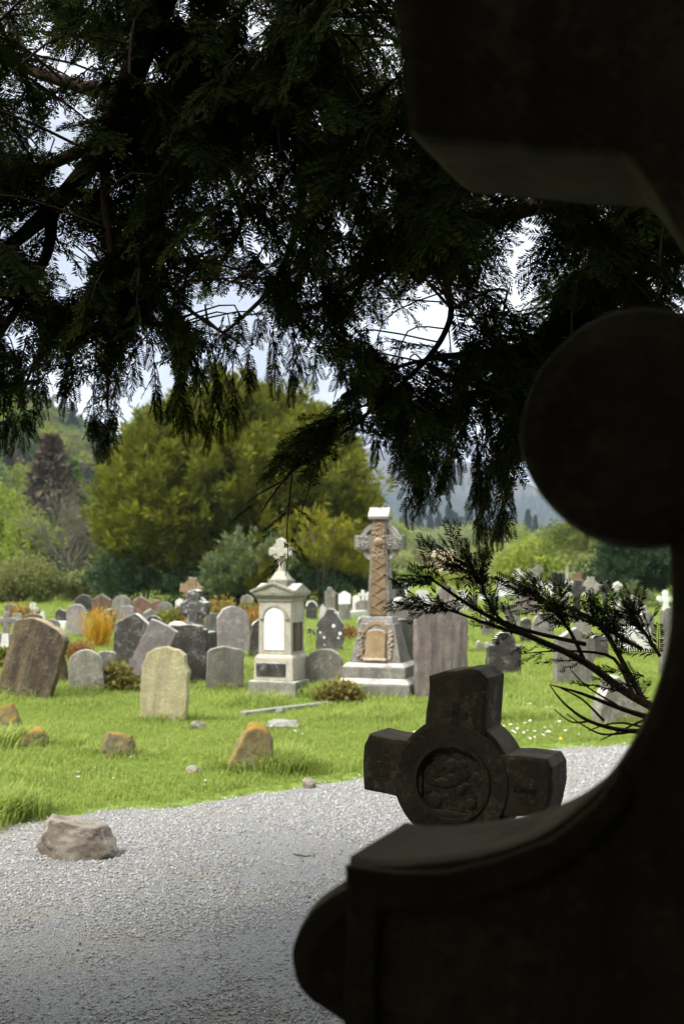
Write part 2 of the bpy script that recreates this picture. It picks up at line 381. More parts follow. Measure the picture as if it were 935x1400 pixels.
nx = len(gx); Fc = [(j * nx + i, j * nx + i + 1, (j + 1) * nx + i + 1, (j + 1) * nx + i) for j in range(len(gy) - 1) for i in range(nx - 1)]
tag(link('mountain', mesh_np('mountain', V, Fc, None, True), mountain_mat()), kind='structure')

# ------------------------------------------------------------------ trees of the hillside and the valley
LC = {
    'lime': leaf_mat('lime_leaves', (0.13, 0.18, 0.02), (0.30, 0.34, 0.04)),
    'green': leaf_mat('green_leaves', (0.07, 0.12, 0.025), (0.17, 0.24, 0.05)),
    'olive': leaf_mat('olive_leaves', (0.12, 0.135, 0.04), (0.24, 0.25, 0.08)),
    'blue': leaf_mat('blue_green_leaves', (0.055, 0.095, 0.04), (0.14, 0.19, 0.08)),
    'plum': leaf_mat('plum_brown_leaves', (0.06, 0.05, 0.035), (0.12, 0.09, 0.06), .2),
    'pine': leaf_mat('pine_needles', (0.02, 0.035, 0.014), (0.05, 0.075, 0.03), .15),
    'pale': leaf_mat('pale_willow_leaves', (0.2, 0.24, 0.07), (0.36, 0.39, 0.14)),
    'buds': leaf_mat('budding_leaves', (0.12, 0.11, 0.05), (0.2, 0.19, 0.08)),
}
def trunk_mesh(h, r0, r):
    mb = MB(); pts = [(0, 0, -0.6)] + [(r.normal() * .06 * z, r.normal() * .06 * z, z) for z in np.linspace(.3, h, 5)]
    mb.tube(pts, np.linspace(r0 * 1.2, r0 * .45, 6), 7)
    for i in range(6):
        a = r.uniform(0, 6.28); z0 = r.uniform(.45, .9) * h; l = h * r.uniform(.3, .5)
        p = np.array(pts[3]) * 0 + np.array([0, 0, z0]); q = p + np.array([math.cos(a) * l * .7, math.sin(a) * l * .7, l * .6])
        mb.tube([p, (p + q) / 2 + [0, 0, -.1 * l], q], [r0 * .4, r0 * .28, r0 * .12], 5)
    return mb.mesh('trunk', True)
def broad_mesh(seed, wide=4.0, tall=3.9, base=1.8, n=30, per=120, leaf=.5):
    r = np.random.default_rng(seed); cs, rs = [], []
    for i in range(n):
        d = unit(r.normal(size=(1, 3)))[0] * r.uniform(.25, .78) ; rr = r.uniform(1.0, 1.9)
        cs.append((d[0] * wide, d[1] * wide, base + tall + d[2] * tall)); rs.append(rr)
    V, Fc, T = blobs(cs, rs, per, leaf, leaf * .62, r)
    return mesh_np('crown', V, Fc, T)
def conifer_mesh(seed, h=15.0, w=3.0, n=30, leaf=.6, per=22):
    r = np.random.default_rng(seed); B, A, L = [], [], []
    for z in np.linspace(1.2, h * .985, n):
        rad = w * (1 - z / h) ** .85 * r.uniform(.8, 1.15) + .15
        for k in range(9):
            a = r.uniform(0, 6.28); B.append((0, 0, z)); A.append((math.cos(a), math.sin(a), r.uniform(-.35, .15))); L.append(rad * r.uniform(.75, 1.15))
    V, Fc, T = plumes(B, A, L, .35, per, leaf, leaf * .5, r)
    return mesh_np('crown', V, Fc, T)
def bare_mesh(seed, h=9.0):
    r = np.random.default_rng(seed); mb = MB()
    def grow(p, d, l, rad, lev):
        q = p + d * l * .5 + r.normal(size=3) * l * .05; e_ = p + d * l
        mb.tube([p, q, e_], [rad, rad * .8, rad * .6], 5 if lev < 2 else 3)
        if lev >= 5: return
        for _ in range(3 if lev < 4 else 4):
            nd = d + r.normal(size=3) * .45 + np.array([0, 0, .12]); nd /= np.linalg.norm(nd)
            grow(e_ if r.uniform() < .6 else q, nd, l * r.uniform(.6, .82), rad * .58, lev + 1)
    for k in range(4):
        grow(np.array([r.normal() * .2, r.normal() * .2, -.3]), unit(np.array([[r.normal() * .3, r.normal() * .3, 1]]))[0], h * .3, .13, 0)
    return mb.mesh('trunk')

TR_T = [trunk_mesh(4.2, .22, np.random.default_rng(40 + i)) for i in range(3)]
TR_C = trunk_mesh(9, .2, np.random.default_rng(50))
for me in TR_T + [TR_C]: me.materials.append(M['bark2'])
CR = {}
for i, k in enumerate(['lime', 'green', 'olive', 'blue', 'plum', 'pale']):
    CR[k] = [broad_mesh(100 + i * 3 + j, wide=3.6 + .7 * j, tall=4.0 - .5 * j) for j in range(2)]
    for me in CR[k]: me.materials.append(LC[k])
CR['pine'] = [conifer_mesh(200 + j, w=2.6 + .6 * j) for j in range(3)]
for me in CR['pine']: me.materials.append(LC['pine'])
CR['plumpine'] = [conifer_mesh(210, h=12, w=4.2, n=22, leaf=.8)]; CR['plumpine'][0].materials.append(LC['plum'])
CR['greenpine'] = [conifer_mesh(211, h=12, w=4.0, n=22, leaf=.8)]; CR['greenpine'][0].materials.append(LC['green'])
CR['shrub'] = [broad_mesh(220 + j, wide=2.4, tall=1.5, base=-.2, n=22, per=110, leaf=.34) for j in range(3)]
CR['willow_olive'] = [broad_mesh(230, wide=4.3, tall=3.5, n=60, per=240, leaf=.25)]; CR['willow_olive'][0].materials.append(LC['olive'])
CR['willow_pale'] = [broad_mesh(231, wide=4.3, tall=3.5, n=60, per=240, leaf=.25)]; CR['willow_pale'][0].materials.append(LC['pale'])
CR['shrub_pale'] = [m_.copy() for m_ in CR['shrub']]; CR['shrub_olive'] = [m_.copy() for m_ in CR['shrub']]; CR['shrub_lime'] = [m_.copy() for m_ in CR['shrub']]
for k, c in (('shrub', 'green'), ('shrub_pale', 'pale'), ('shrub_olive', 'olive'), ('shrub_lime', 'lime')):
    for me in CR[k]: me.materials.append(LC[c])

def tree(name, kind, x, y, s, label, group=None, cat='tree', sz=1.0, var=None, rot=None, dz=0):
    root = empty(name, (x, y, H(x, y) + dz), (0, 0, rnd.uniform(0, 6.28) if rot is None else rot)); root.scale = (s, s, s * sz)
    tag(root, label, cat, group)
    v = CR[kind]; me = v[rnd.randrange(len(v)) if var is None else var]
    link('crown', me, None, root)
    if 'shrub' not in kind: link('trunk', TR_C if 'pine' in kind else TR_T[rnd.randrange(3)], None, root)
    else: link('stem', TR_T[rnd.randrange(3)], None, root).scale = (.4, .4, .5)
    return root

HILL = {'lime': 'bright yellow-green broadleaf tree in the wood on the hillside', 'green': 'mid green broadleaf tree in the wood on the hillside',
        'olive': 'olive green broadleaf tree in the wood on the hillside', 'blue': 'blue-green broadleaf tree in the wood on the hillside',
        'plum': 'purplish brown tree coming into leaf on the hillside', 'pine': 'dark pointed conifer in the wood on the hillside'}
spots = []; tries = 0
while len(spots) < 165 and tries < 20000:
    tries += 1
    y = 95 + 330 * rnd.random() ** 1.3; px = rnd.uniform(-40, 215); x = (px - CX) / F * y
    if -x < 27 + rnd.random() * 4 - (0 if y < 200 else 6): continue
    dmin = 4.6 + y * .012
    if any((x - a) ** 2 + (y - b) ** 2 < dmin ** 2 for a, b in spots): continue
    spots.append((x, y))
for x, y in spots:
    q = noise.noise(Vector((x * .03, y * .02, 4))) + rnd.gauss(0, .32)
    k = 'pine' if q > .62 else 'lime' if q > .25 else 'olive' if q > .02 else 'green' if q > -.25 else 'blue' if q > -.5 else 'plum'
    tree('hillside_' + ('conifer' if k == 'pine' else 'tree'), k, x, y, rnd.uniform(.72, 1.15), HILL[k], 'trees of the wooded hillside')
# trees that stand out at the foot of the hill
def at(px, Y): return ((px - CX) / F * Y, Y)
tree('dark_larch', 'plumpine', *at(70, 118), 1.0, 'dark purplish brown spreading conifer standing out on the hillside', dz=1.0)
tree('green_fir', 'greenpine', *at(97, 125), .95, 'dense green conifer beside the purplish brown one on the hillside')
tree('lime_tree', 'lime', *at(38, 92), .62, 'small bright yellow-green tree above the round willow bush')
tree('lime_tree', 'lime', *at(132, 135), .8, 'bright yellow-green tree just beside the dark yew, on the slope')
tree('willow_bush', 'willow_olive', *at(34, 51), .46, 'large round olive green willow bush behind the old graves', cat='bush', sz=.72, dz=-.9)
tree('willow_bush', 'willow_pale', *at(128, 53), .44, 'pale yellowish willow bush between the round bush and the dark yew', cat='bush', sz=.62, dz=-.9)
tree('willow_bush', 'willow_olive', *at(-30, 50), .42, 'olive willow bush cut off by the edge of the picture', cat='bush', sz=.6, var=0, dz=-.9)
bt = empty('bare_tree', (*at(102, 82), H(*at(102, 82)))); tag(bt, 'thin tree with bare grey branches behind the pale willow bush', 'tree')
link('trunk', bare_mesh(5, 8.0), M['bark2'], bt)
r = np.random.default_rng(8); V, Fc, T = blobs(r.uniform(-2, 2, (18, 3)) + [0, 0, 5], r.uniform(.5, 1, 18), 30, .14, .09, r)
link('crown', mesh_np('crown', V, Fc, T), LC['buds'], bt)

# the wood farther up and along the hill, too far to count
r = np.random.default_rng(31); cs, rs = [], []
while len(cs) < 2600:
    y = 400 + 1050 * r.uniform() ** 1.2; px = r.uniform(-150, 330); x = (px - CX) / F * y
    if -x < 30: continue
    hgt = r.uniform(4, 9); cs.append((x, y, H(x, y) + hgt * .6)); rs.append(hgt * r.uniform(.5, .75))
V, Fc, T = blobs(cs, rs, 34, 3.0, 2.2, r, flat=1.25)
tag(link('distant_wood', mesh_np('distant_wood', V, Fc, T), leaf_mat('distant_wood_leaves', (0.035, 0.06, 0.02), (0.14, 0.17, 0.045), .2, .012)),
    'mixed wood covering the far end of the hillside', 'wood', kind='stuff')
# forest at the mountain's foot
r = np.random.default_rng(32); mb = MB(); n = 5000
Yy = 1480 + 700 * r.uniform(size=n) ** 1.3; X = r.uniform(-.06, .2, n) * Yy
for x, y in zip(X, Yy):
    z = mount_z(x, y); h = r.uniform(9, 17); k = h * .2
    if z > 105 + 30 * noise.noise(Vector((x * .01, y * .01, 0))): continue
    mb.add([(x - k, y, z), (x, y - k, z), (x + k, y, z), (x, y + k, z), (x, y, z + h)], [(0, 1, 4, 4), (1, 2, 4, 4), (2, 3, 4, 4), (3, 0, 4, 4)], np.full(5, r.uniform()))
Vv = np.concatenate(mb.V); Ff = np.concatenate(mb.F)[:, :3]
tag(link('mountain_forest', mesh_np('mountain_forest', Vv, Ff, np.concatenate(mb.T)), leaf_mat('forest_needles', (0.02, 0.033, 0.014), (0.05, 0.07, 0.03), .1, .004)),
    'dark conifer forest along the foot of the blue mountain', 'forest', kind='stuff')

# valley floor: conifers in a row, shrubs in front of them
for i in range(34):
    px = rnd.uniform(535, 735); Y = rnd.uniform(480, 700)
    if i < 8: px = (573, 588, 600, 612, 626, 641, 655, 668)[i]; Y = rnd.uniform(470, 540)
    tree('valley_conifer', 'pine', *at(px, Y), rnd.uniform(.85, 1.35), 'tall dark conifer in the stand on the valley floor below the mountain', 'conifers on the valley floor', sz=1.0)
VL = {'shrub': 'mid green bush in the scrub on the valley floor', 'shrub_pale': 'pale grey-green bush in the scrub on the valley floor',
      'shrub_olive': 'olive bush in the scrub on the valley floor', 'shrub_lime': 'yellow-green bush in the scrub on the valley floor'}
for i in range(120):
    Y = 340 + 330 * rnd.random(); px = rnd.uniform(490, 790)
    k = rnd.choice(['shrub', 'shrub_pale', 'shrub_olive', 'shrub_olive', 'shrub_lime'])
    tree('scrub_bush', k, *at(px, Y), rnd.uniform(1.3, 2.4), VL[k], 'bushes of the valley scrub', cat='bush', sz=rnd.uniform(.8, 1.2))
for px, Y, s, k in ((505, 150, 1.0, 'shrub_olive'), (528, 165, 1.1, 'shrub'), (548, 150, .8, 'shrub_pale'), (566, 175, .9, 'shrub_olive'), (655, 165, 1.1, 'shrub_pale'), (676, 150, 1.1, 'shrub_olive'), (640, 200, .9, 'shrub'), (700, 140, 1.1, 'shrub_pale')):
    tree('scrub_bush', k, *at(px, Y), s, {'shrub': 'mid green bush beyond the far graves', 'shrub_pale': 'pale grey-green bush beyond the far graves', 'shrub_olive': 'olive bush beyond the far graves'}[k], 'bushes just beyond the far graves', cat='bush')
tree('copper_beech', 'plum', *at(682, 300), .6, 'small dark red-brown tree among the green valley scrub')
# right-hand end of the graveyard
tree('green_bush', 'shrub_lime', *at(735, 90), 1.05, 'bright green bush behind the white far crosses', cat='bush')
tree('green_bush', 'shrub', *at(772, 96), 1.15, 'fresh mid green bush behind the pair of black headstones', cat='bush')
tree('green_bush', 'shrub_pale', *at(815, 92), 1.1, 'pale green bush between the bright bush and the dark evergreen', cat='bush')
tree('green_bush', 'shrub_lime', *at(700, 110), .8, 'low yellow-green bush at the edge of the far graves', cat='bush')

# ------------------------------------------------------------------ the big yew in the middle distance
M['yewleaf'] = leaf_mat('golden_green_yew', (0.02, 0.036, 0.005), (0.21, 0.22, 0.015), .3, .7)
M['yewdark'] = leaf_mat('dark_evergreen', (0.014, 0.032, 0.012), (0.05, 0.09, 0.035), .2, .5)
def yew_crown(seed, lobes, n, per, leaf, L0):
    """Crown of upswept feathery sprays over several domed lobes."""
    r = np.random.default_rng(seed); B, A, L = [], [], []
    wts = np.array([l[3] * l[5] for l in lobes]); wts = wts / wts.sum()
    for i in range(n):
        cx, cy_, cz, rx, ry, rz = lobes[r.choice(len(lobes), p=wts)]
        d = unit(r.normal(size=(1, 3)))[0]; q = r.uniform(.62, 1.0) ** .5
        p = np.array([cx + d[0] * rx * q, cy_ + d[1] * ry * q, cz + d[2] * rz * q])
        if p[2] < .35: continue
        clump = noise.noise(Vector(p * .9)) * .9
        p = p + d * clump
        B.append(p); A.append((d[0] * .8 + r.normal() * .2, d[1] * .8 + r.normal() * .2, .75 + r.normal() * .2)); L.append(L0 * r.uniform(.6, 1.4))
    return plumes(B, A, L, L0 * .3, per, leaf, leaf * .22, r)
yx, yy = at(327, 49)
yew = empty('yew_tree', (yx, yy, H(yx, yy))); tag(yew, 'huge rounded golden-green yew tree standing behind the old graves', 'tree')
lob = [(0, 0, 3.7, 4.6, 4.2, 3.7), (-2.4, -.6, 3.4, 2.6, 3.2, 3.2), (2.4, -.3, 3.4, 2.6, 3.2, 3.3), (.3, -.5, 5.6, 2.6, 2.4, 2.35), (-1.6, 0, 5.3, 2.1, 2.2, 2.0), (1.9, 0, 5.1, 2.0, 2.2, 2.0), (3.6, -1, 2.2, 1.7, 2.0, 1.7), (-3.6, -.6, 2.5, 1.5, 2.0, 2.0)]
V, Fc, T = yew_crown(3, [(a * .93, b, c, d * .95, e_, f_) for a, b, c, d, e_, f_ in lob], 3400, 60, .32, .95); link('crown', mesh_np('crown', V, Fc, T), M['yewleaf'], yew)
mb = MB(); r = np.random.default_rng(4)
for k in range(9):
    a = k * .7; mb.tube([(.5 * math.cos(a), .5 * math.sin(a), -.5), (.6 * math.cos(a), .6 * math.sin(a), 1.2), (1.6 * math.cos(a), 1.5 * math.sin(a), 3.2), (2.2 * math.cos(a), 2.2 * math.sin(a), 5.0)], [.36, .3, .2, .06], 7)
link('trunk', mb.mesh('trunk', True), M['bark'], yew)
def bush_thing(name, px, Y, lobes, n, mat, label, cat='bush', seed=5, leaf=.2, L0=.5, per=36, group=None):
    x, y = at(px, Y); o = empty(name, (x, y, H(x, y))); tag(o, label, cat, group)
    V, Fc, T = yew_crown(seed, lobes, n, per, leaf, L0); link('foliage', mesh_np('foliage', V, Fc, T), mat, o)
    mb = MB()
    for k in range(5): a = k * 1.3; mb.tube([(.05 * math.cos(a), .05 * math.sin(a), -.2), (.3 * math.cos(a), .3 * math.sin(a), lobes[0][2]), (.6 * lobes[0][3] * math.cos(a), .6 * lobes[0][4] * math.sin(a), lobes[0][2] * 1.3)], [.06, .04, .02], 5)
    link('stem', mb.mesh('stem'), M['bark2'], o); return o
M['gold'] = leaf_mat('gold_tipped_yew', (0.10, 0.11, 0.012), (0.30, 0.285, 0.022), .3, .8)
M['sage'] = leaf_mat('sage_green_leaves', (0.07, 0.105, 0.04), (0.18, 0.22, 0.09), .25, .8)
bush_thing('golden_foliage', 440, 44.5, [(0, 0, 2.2, .85, .7, .6), (.5, 0, 1.6, .6, .6, .5)], 230, M['gold'], 'golden yellow patch of foliage on the front of the big yew', seed=6)  # separate foliage added for the gold patch in the yew's own crown
bush_thing('golden_foliage', 366, 44, [(0, 0, 1.0, .5, .5, .55)], 120, M['gold'], 'small golden sprig of bush behind the pedestal tomb', seed=16)
bush_thing('sage_bush', 345, 44.3, [(0, 0, 1.1, 1.3, .8, 1.0), (1.0, 0, 1.1, .8, .8, .9), (-.8, .1, .9, .7, .6, .6)], 420, M['sage'], 'greyish green bush in the shade under the big yew', seed=7)
bush_thing('dark_shrub', 195, 47, [(0, 0, .8, 1.4, .9, .9)], 240, M['yewdark'], 'dark green shrub at the foot of the big yew, beside the pale willow', seed=8)
for i_, (px_, Y_, w_) in enumerate(((62, 52.5, 1.2), (100, 55, 1.1), (150, 52, 1.3), (172, 50, 1.0), (228, 46.5, 1.3), (270, 46, 1.2), (312, 45.5, 1.2), (480, 47, 1.3), (512, 50, 1.3), (440, 44.2, 1.0))):
    bush_thing('undergrowth_shrub', px_, Y_, [(0, 0, .3, w_, .8, .75)], 130, M['yewdark'], 'low dark shrub in the shade at the foot of the yew and willows', seed=20 + i_, group='undergrowth shrubs at the foot of the yew and willows', per=30)
for i_ in range(16):
    px_ = 522 + i_ * 21 + rnd.uniform(-6, 6)
    tree('low_bush', rnd.choice(['shrub_olive', 'shrub_lime', 'shrub_pale', 'shrub']), *at(px_, rnd.uniform(84, 100)), rnd.uniform(.34, .5), 'low rounded bush in the line along the far edge of the graveyard', 'low bushes along the far edge of the graveyard', cat='bush', sz=.8)
bush_thing('evergreen_shrub', 868, 46, [(0, 0, 1.1, 1.4, 1.2, 1.3), (-.5, 0, 1.6, .8, .8, .8), (1.5, 0, 1.3, 1.4, 1.2, 1.3)], 800, M['yewdark'], 'dense dark evergreen shrub over the far graves beside the near cross', seed=9)
bush_thing('holly_bush', 862, 38, [(0, 0, .35, .55, .5, .5), (.4, 0, .3, .4, .4, .4)], 140, M['sage'], 'blue-green bush low in front of the dark evergreen shrub', seed=10, leaf=.14, L0=.3)
ol = leaf_mat('feathery_larch', (0.08, 0.1, 0.02), (0.19, 0.22, 0.05), .3, .6)
x, y = at(860, 66); lar = empty('larch_tree', (x, y, H(x, y))); tag(lar, 'feathery green tree reaching out from behind the near cross', 'tree')
r = np.random.default_rng(12); B, A, L = [], [], []
mb = MB(); mb.tube([(0, 0, -.5), (.1, 0, 3), (0, .1, 7)], [.3, .22, .08], 7)
for k in range(26):
    a = r.uniform(0, 6.28) if k > 9 else r.uniform(2.6, 3.7); z = r.uniform(1.9, 6.2) if k > 9 else r.uniform(2.2, 3.6); l = (6.3 - z * .62) * r.uniform(.8, 1.1)
    p0 = np.array([0, 0, z]); d = np.array([math.cos(a), math.sin(a), .12]); pts = [p0 + d * l * t + [0, 0, -.9 * t * t + .3 * t] for t in np.linspace(0, 1, 6)]
    mb.tube(pts, np.linspace(.07, .015, 6), 5)
    for t in r.uniform(.15, 1, 40):
        q = p0 + d * l * t + [0, 0, -.9 * t * t + .3 * t]; s = r.choice([-1, 1]); B.append(q + r.normal(size=3) * .12); A.append((d[0] - s * d[1] * .9, d[1] + s * d[0] * .9, r.uniform(-.4, .2))); L.append(r.uniform(.3, .9))
V, Fc, T = plumes(B, A, L, .16, 20, .2, .06, r); link('crown', mesh_np('crown', V, Fc, T), ol, lar); link('trunk', mb.mesh('trunk', True), M['bark2'], lar)

# ------------------------------------------------------------------ gravestones
def arc(cx, cz, r, a0, a1, n): return [(cx + r * math.cos(R(a0 + (a1 - a0) * i / n)), cz + r * math.sin(R(a0 + (a1 - a0) * i / n))) for i in range(n + 1)]
def outline(shape, w, h):
    """Front outline, counter-clockwise from the foot; z = 0 at the turf, sunk a little below it."""
    a, s = w / 2, -0.14; foot = [(-a, s), (a, s)]
    if shape == 'round': return foot + [(a, h - a * .9)] + [(x, h - a * .9 + (z) * .9) for x, z in arc(0, 0, a, 0, 180, 14)][1:-1] + [(-a, h - a * .9)]
    if shape == 'segment':
        k = w * .22; return foot + [(a, h - k)] + [(a * math.cos(t), h - k + k * math.sin(t)) for t in np.linspace(.15, math.pi - .15, 12)] + [(-a, h - k)]
    if shape == 'gable': k = w * .3; return foot + [(a, h - k), (0, h), (-a, h - k)]
    if shape == 'gothic': return foot + [(a, h - w * .62)] + [(a * (1 - t) ** .62 if t < 1 else 0, h - w * .62 * (1 - t)) for t in (.15, .3, .45, .6, .75, .88, 1)] + [(-a * (1 - t) ** .62, h - w * .62 * (1 - t)) for t in (.88, .75, .6, .45, .3, .15)] + [(-a, h - w * .62)]
    if shape == 'shoulder':
        r_ = w * .3; k = h - r_ * 1.25; return foot + [(a, k - .02), (a * .93, k + .03), (r_ * 1.06, k + .02)] + [(x, k + .05 + z * 1.05) for x, z in arc(0, 0, r_, 5, 175, 10)] + [(-r_ * 1.06, k + .02), (-a * .93, k + .03), (-a, k - .02)]
    if shape == 'ogee':
        k = w * .62; P_ = [(a, h - k), (a * .93, h - k * .84), (a * .7, h - k * .6), (a * .5, h - k * .42), (a * .46, h - k * .26), (a * .36, h - k * .1), (a * .16, h - .005), (0, h)]
        return foot + P_ + [(-x, z) for x, z in reversed(P_[:-1])]
    if shape == 'flat': return foot + [(a, h - .01), (a * .3, h), (-a * .4, h - .005), (-a, h - .015)]
    if shape == 'notch': return foot + [(a, h - .12 * w), (a * .86, h - .10 * w), (a * .8, h - .02 * w), (a * .3, h), (-a * .3, h), (-a * .8, h - .02 * w), (-a * .86, h - .10 * w), (-a, h - .12 * w)]
    if shape == 'worn': return foot + [(a, h * .62), (a * 1.03, h * .68), (a * .9, h * .74), (a * .84, h * .78), (a * .78, h * .9), (a * .5, h * .97), (0, h), (-a * .45, h * .97), (-a * .8, h * .9), (-a * .92, h * .8), (-a, h * .72)]
    if shape == 'rough': return foot + [(a * .98, h * .3), (a * .75, h * .55), (a * .6, h * .8), (a * .1, h * .86), (-a * .2, h), (-a * .6, h * .9), (-a * .8, h * .6), (-a, h * .35)]
    if shape == 'cross':
        t = w * .17; zc = h - w * .5; return [(-t * 1.25, s), (t * 1.25, s), (t, zc - t), (a, zc - t * 1.1), (a, zc + t * 1.1), (t, zc + t), (t * 1.1, h), (-t * 1.1, h), (-t, zc + t), (-a, zc + t * 1.1), (-a, zc - t * 1.1), (-t, zc - t)]
    if shape == 'trefoil':                            # cross with rounded ends
        t = w * .16; zc = h - w * .5; e_ = w * .13
        return [(-t * 1.5, s), (t * 1.5, s), (t, zc - t)] + arc(a - e_, zc, e_ * 1.35, -70, 70, 6) + [(t, zc + t)] + arc(0, h - e_, e_ * 1.35, -20, 200, 8) + [(-t, zc + t)] + arc(-a + e_, zc, e_ * 1.35, 110, 250, 6) + [(-t, zc - t)]
def resample(poly, step):
    o = []
    for (x0, z0), (x1, z1) in zip(poly, poly[1:] + poly[:1]):
        n = max(1, int(math.hypot(x1 - x0, z1 - z0) / step))
        o += [(x0 + (x1 - x0) * i / n, z0 + (z1 - z0) * i / n) for i in range(n)]
    return o
def slab_bm(poly, t, bev=.012, jit=.006, step=.06, seed=0, bm=None, y0=0.0):
    """A carved slab: the outline, worn along its edges, with thickness t along y and rounded arrises."""
    bm = bm or bmesh.new()
    pts = resample(poly, step); sv_ = Vector((seed * 3.7, seed * 1.3, 0))
    pts = [(x + jit * 2 * noise.noise(Vector((x * 9, 0, z * 9)) + sv_), z + jit * 2 * noise.noise(Vector((x * 9, 5, z * 9)) + sv_)) for x, z in pts]
    f = bm.faces.new([bm.verts.new((x, y0 - t / 2, z)) for x, z in pts])
    ex = bmesh.ops.extrude_face_region(bm, geom=[f]); nv = [v for v in ex['geom'] if isinstance(v, bmesh.types.BMVert)]
    bmesh.ops.translate(bm, verts=nv, vec=(0, t, 0))
    nf = [g for g in ex['geom'] if isinstance(g, bmesh.types.BMFace)]
    if bev:
        es = list(set(list(f.edges) + [e_ for q in nf for e_ in q.edges]))
        bmesh.ops.bevel(bm, geom=es, offset=bev, segments=2, profile=.6, affect='EDGES')
    big = [q for q in bm.faces if len(q.verts) > 4]; bmesh.ops.triangulate(bm, faces=big)
    return bm
def ring_bm(bm, zc, r0, r1, t, n=40, a0=0, a1=360):
    full = abs(a1 - a0) >= 360; m_ = n if full else n + 1; q = []
    for i in range(m_):
        a = R(a0 + (a1 - a0) * i / n); c, s = math.cos(a), math.sin(a)
        q.append([bm.verts.new((r_ * c, y, zc + r_ * s)) for r_, y in ((r0, -t / 2), (r1, -t / 2), (r1, t / 2), (r0, t / 2))])
    for i in range(n):
        A, B = q[i], q[(i + 1) % m_]
        for j in range(4): bm.faces.new((A[j], A[(j + 1) % 4], B[(j + 1) % 4], B[j]))
    if not full: bm.faces.new(q[0]); bm.faces.new(q[-1])
    return bm
def box_bm(bm, x0, x1, y0, y1, z0, z1, top=1.0, bev=.01):
    """Box whose top is scaled by top."""
    b2 = bmesh.new(); cx, cy_ = (x0 + x1) / 2, (y0 + y1) / 2; v = []
    for z, k in ((z0, 1), (z1, top)):
        for x, y in ((x0, y0), (x1, y0), (x1, y1), (x0, y1)): v.append(b2.verts.new((cx + (x - cx) * k, cy_ + (y - cy_) * k, z)))
    for q in ((3, 2, 1, 0), (4, 5, 6, 7), (0, 1, 5, 4), (1, 2, 6, 5), (2, 3, 7, 6), (3, 0, 4, 7)): b2.faces.new([v[i] for i in q])
    if bev: bmesh.ops.bevel(b2, geom=list(b2.edges), offset=bev, segments=2, profile=.6, affect='EDGES')
    me = bpy.data.meshes.new('tmp'); b2.to_mesh(me); b2.free(); bm.from_mesh(me); bpy.data.meshes.remove(me)
    return bm

def grave(name, label, shape, px, top, base, wpx, mat, lean=0, yaw=None, pitch=0, t=.11, Y=None, group=None, cat='gravestone', rim=None):
    """One headstone. px, top, base, wpx: column of its foot, rows and width in the photo; the distance follows from where its foot meets the ground."""
    Y = Y or depth(base); x = (px - CX) / F * Y; gz = H(x, Y)
    h = (EYE - (top - HOR) / F * Y) - gz; yaw = rnd.uniform(-22, 22) if yaw is None else yaw
    h = h / max(.5, math.cos(R(lean))); wd = wpx / F * Y / max(.6, math.cos(R(yaw)) * 1.0)
    if shape == 'celtic':
        bm = slab_bm(outline('cross', wd, h), t, seed=px); zc = h - wd * .5; ring_bm(bm, zc, wd * .30, wd * .40, t * .7)
    else: bm = slab_bm(outline(shape, wd, h), t, seed=px, jit=.004 if mat in ('white', 'black') else .008)
    o = link(name, bm_mesh(name, bm), M[mat]); o.location = (x, Y, gz); o.rotation_euler = (R(pitch), R(lean), R(yaw))
    tag(o, label, cat, group)
    if rim:                                            # raised moulding round the head
        bm = bmesh.new(); a = wd / 2; zc = h - a * .9
        ring_bm(bm, zc, a * .80, a * 1.04, t * 1.25, 20, 0, 180); link('moulding', bm_mesh('moulding', bm), M[rim], o)
    return o

# front rows, from the left
grave('headstone', 'large dark brown slate leaning far to the right at the picture edge', 'segment', 32, 848, 957, 76, 'brown', 19, -14, 4, .12)
grave('headstone', 'rounded stone top with white rim just behind the large leaning brown slate', 'segment', 50, 839, 920, 26, 'brown', -4, 5)
grave('headstone', 'small brown stone leaning left behind the large leaning brown slate', 'flat', 82, 872, 940, 30, 'brown', -14, 20)
grave('headstone', 'short pale round-topped stone beside the mossy tuft', 'round', 120, 888, 948, 46, 'pale', -3, 6, 0, .13)
grave('headstone', 'small brownish stone half behind the short pale round-topped one', 'segment', 148, 890, 942, 26, 'lichen', -2, 10, Y=16.8)
grave('headstone', 'dark slate with white pointed top behind the leaning mauve slab', 'gable', 180, 838, 917, 52, 'dark', 5, -12, 0, .14)
grave('headstone', 'narrow dark brown slab leaning right against the white-topped slate', 'segment', 168, 846, 905, 30, 'brown', 22, -5, 0, .08, Y=19.5)
grave('headstone', 'pale mauve slab leaning steeply to the right', 'flat', 184, 853, 939, 40, 'lilac', 27, -6, 3, .1)
grave('headstone', 'dark slate with notched shoulders in front of the white broken cross', 'notch', 256, 854, 935, 56, 'dark', 0, -9, 0, .15)
grave('headstone', 'yellow lichen-covered stone standing forward alone on the grass', 'worn', 224, 883, 987, 64, 'yellow', 3, -8, 0, .12)
grave('headstone', 'plain grey square-topped stone left of the pedestal tomb', 'segment', 307, 884, 945, 50, 'grey', 2, 8, 0, .1)
grave('headstone', 'tall rounded brownish grey stone behind the plain grey one', 'round', 320, 829, 897, 42, 'lilac', -2, 12, 0, .13)
grave('headstone', 'narrow dark stone leaning behind the pedestal tomb', 'round', 354, 846, 902, 28, 'dark', 6, 14)
grave('headstone', 'lichen-speckled round stone right beside the pedestal tomb', 'round', 446, 887, 950, 52, 'lichen', -4, -4, 0, .13)
grave('headstone', 'dark ogee-topped stone with round white lichen spots', 'ogee', 450, 832, 893, 37, 'spot', 3, -6, 0, .12)
grave('headstone', 'broad tall pink and grey slab right of the high cross', 'segment', 602, 830, 957, 70, 'pink', 0, 14, 0, .16)
grave('headstone', 'grey-green slab leaning left between high cross and pink slab', 'segment', 560, 846, 948, 34, 'lichen', -9, 26, 0, .13)
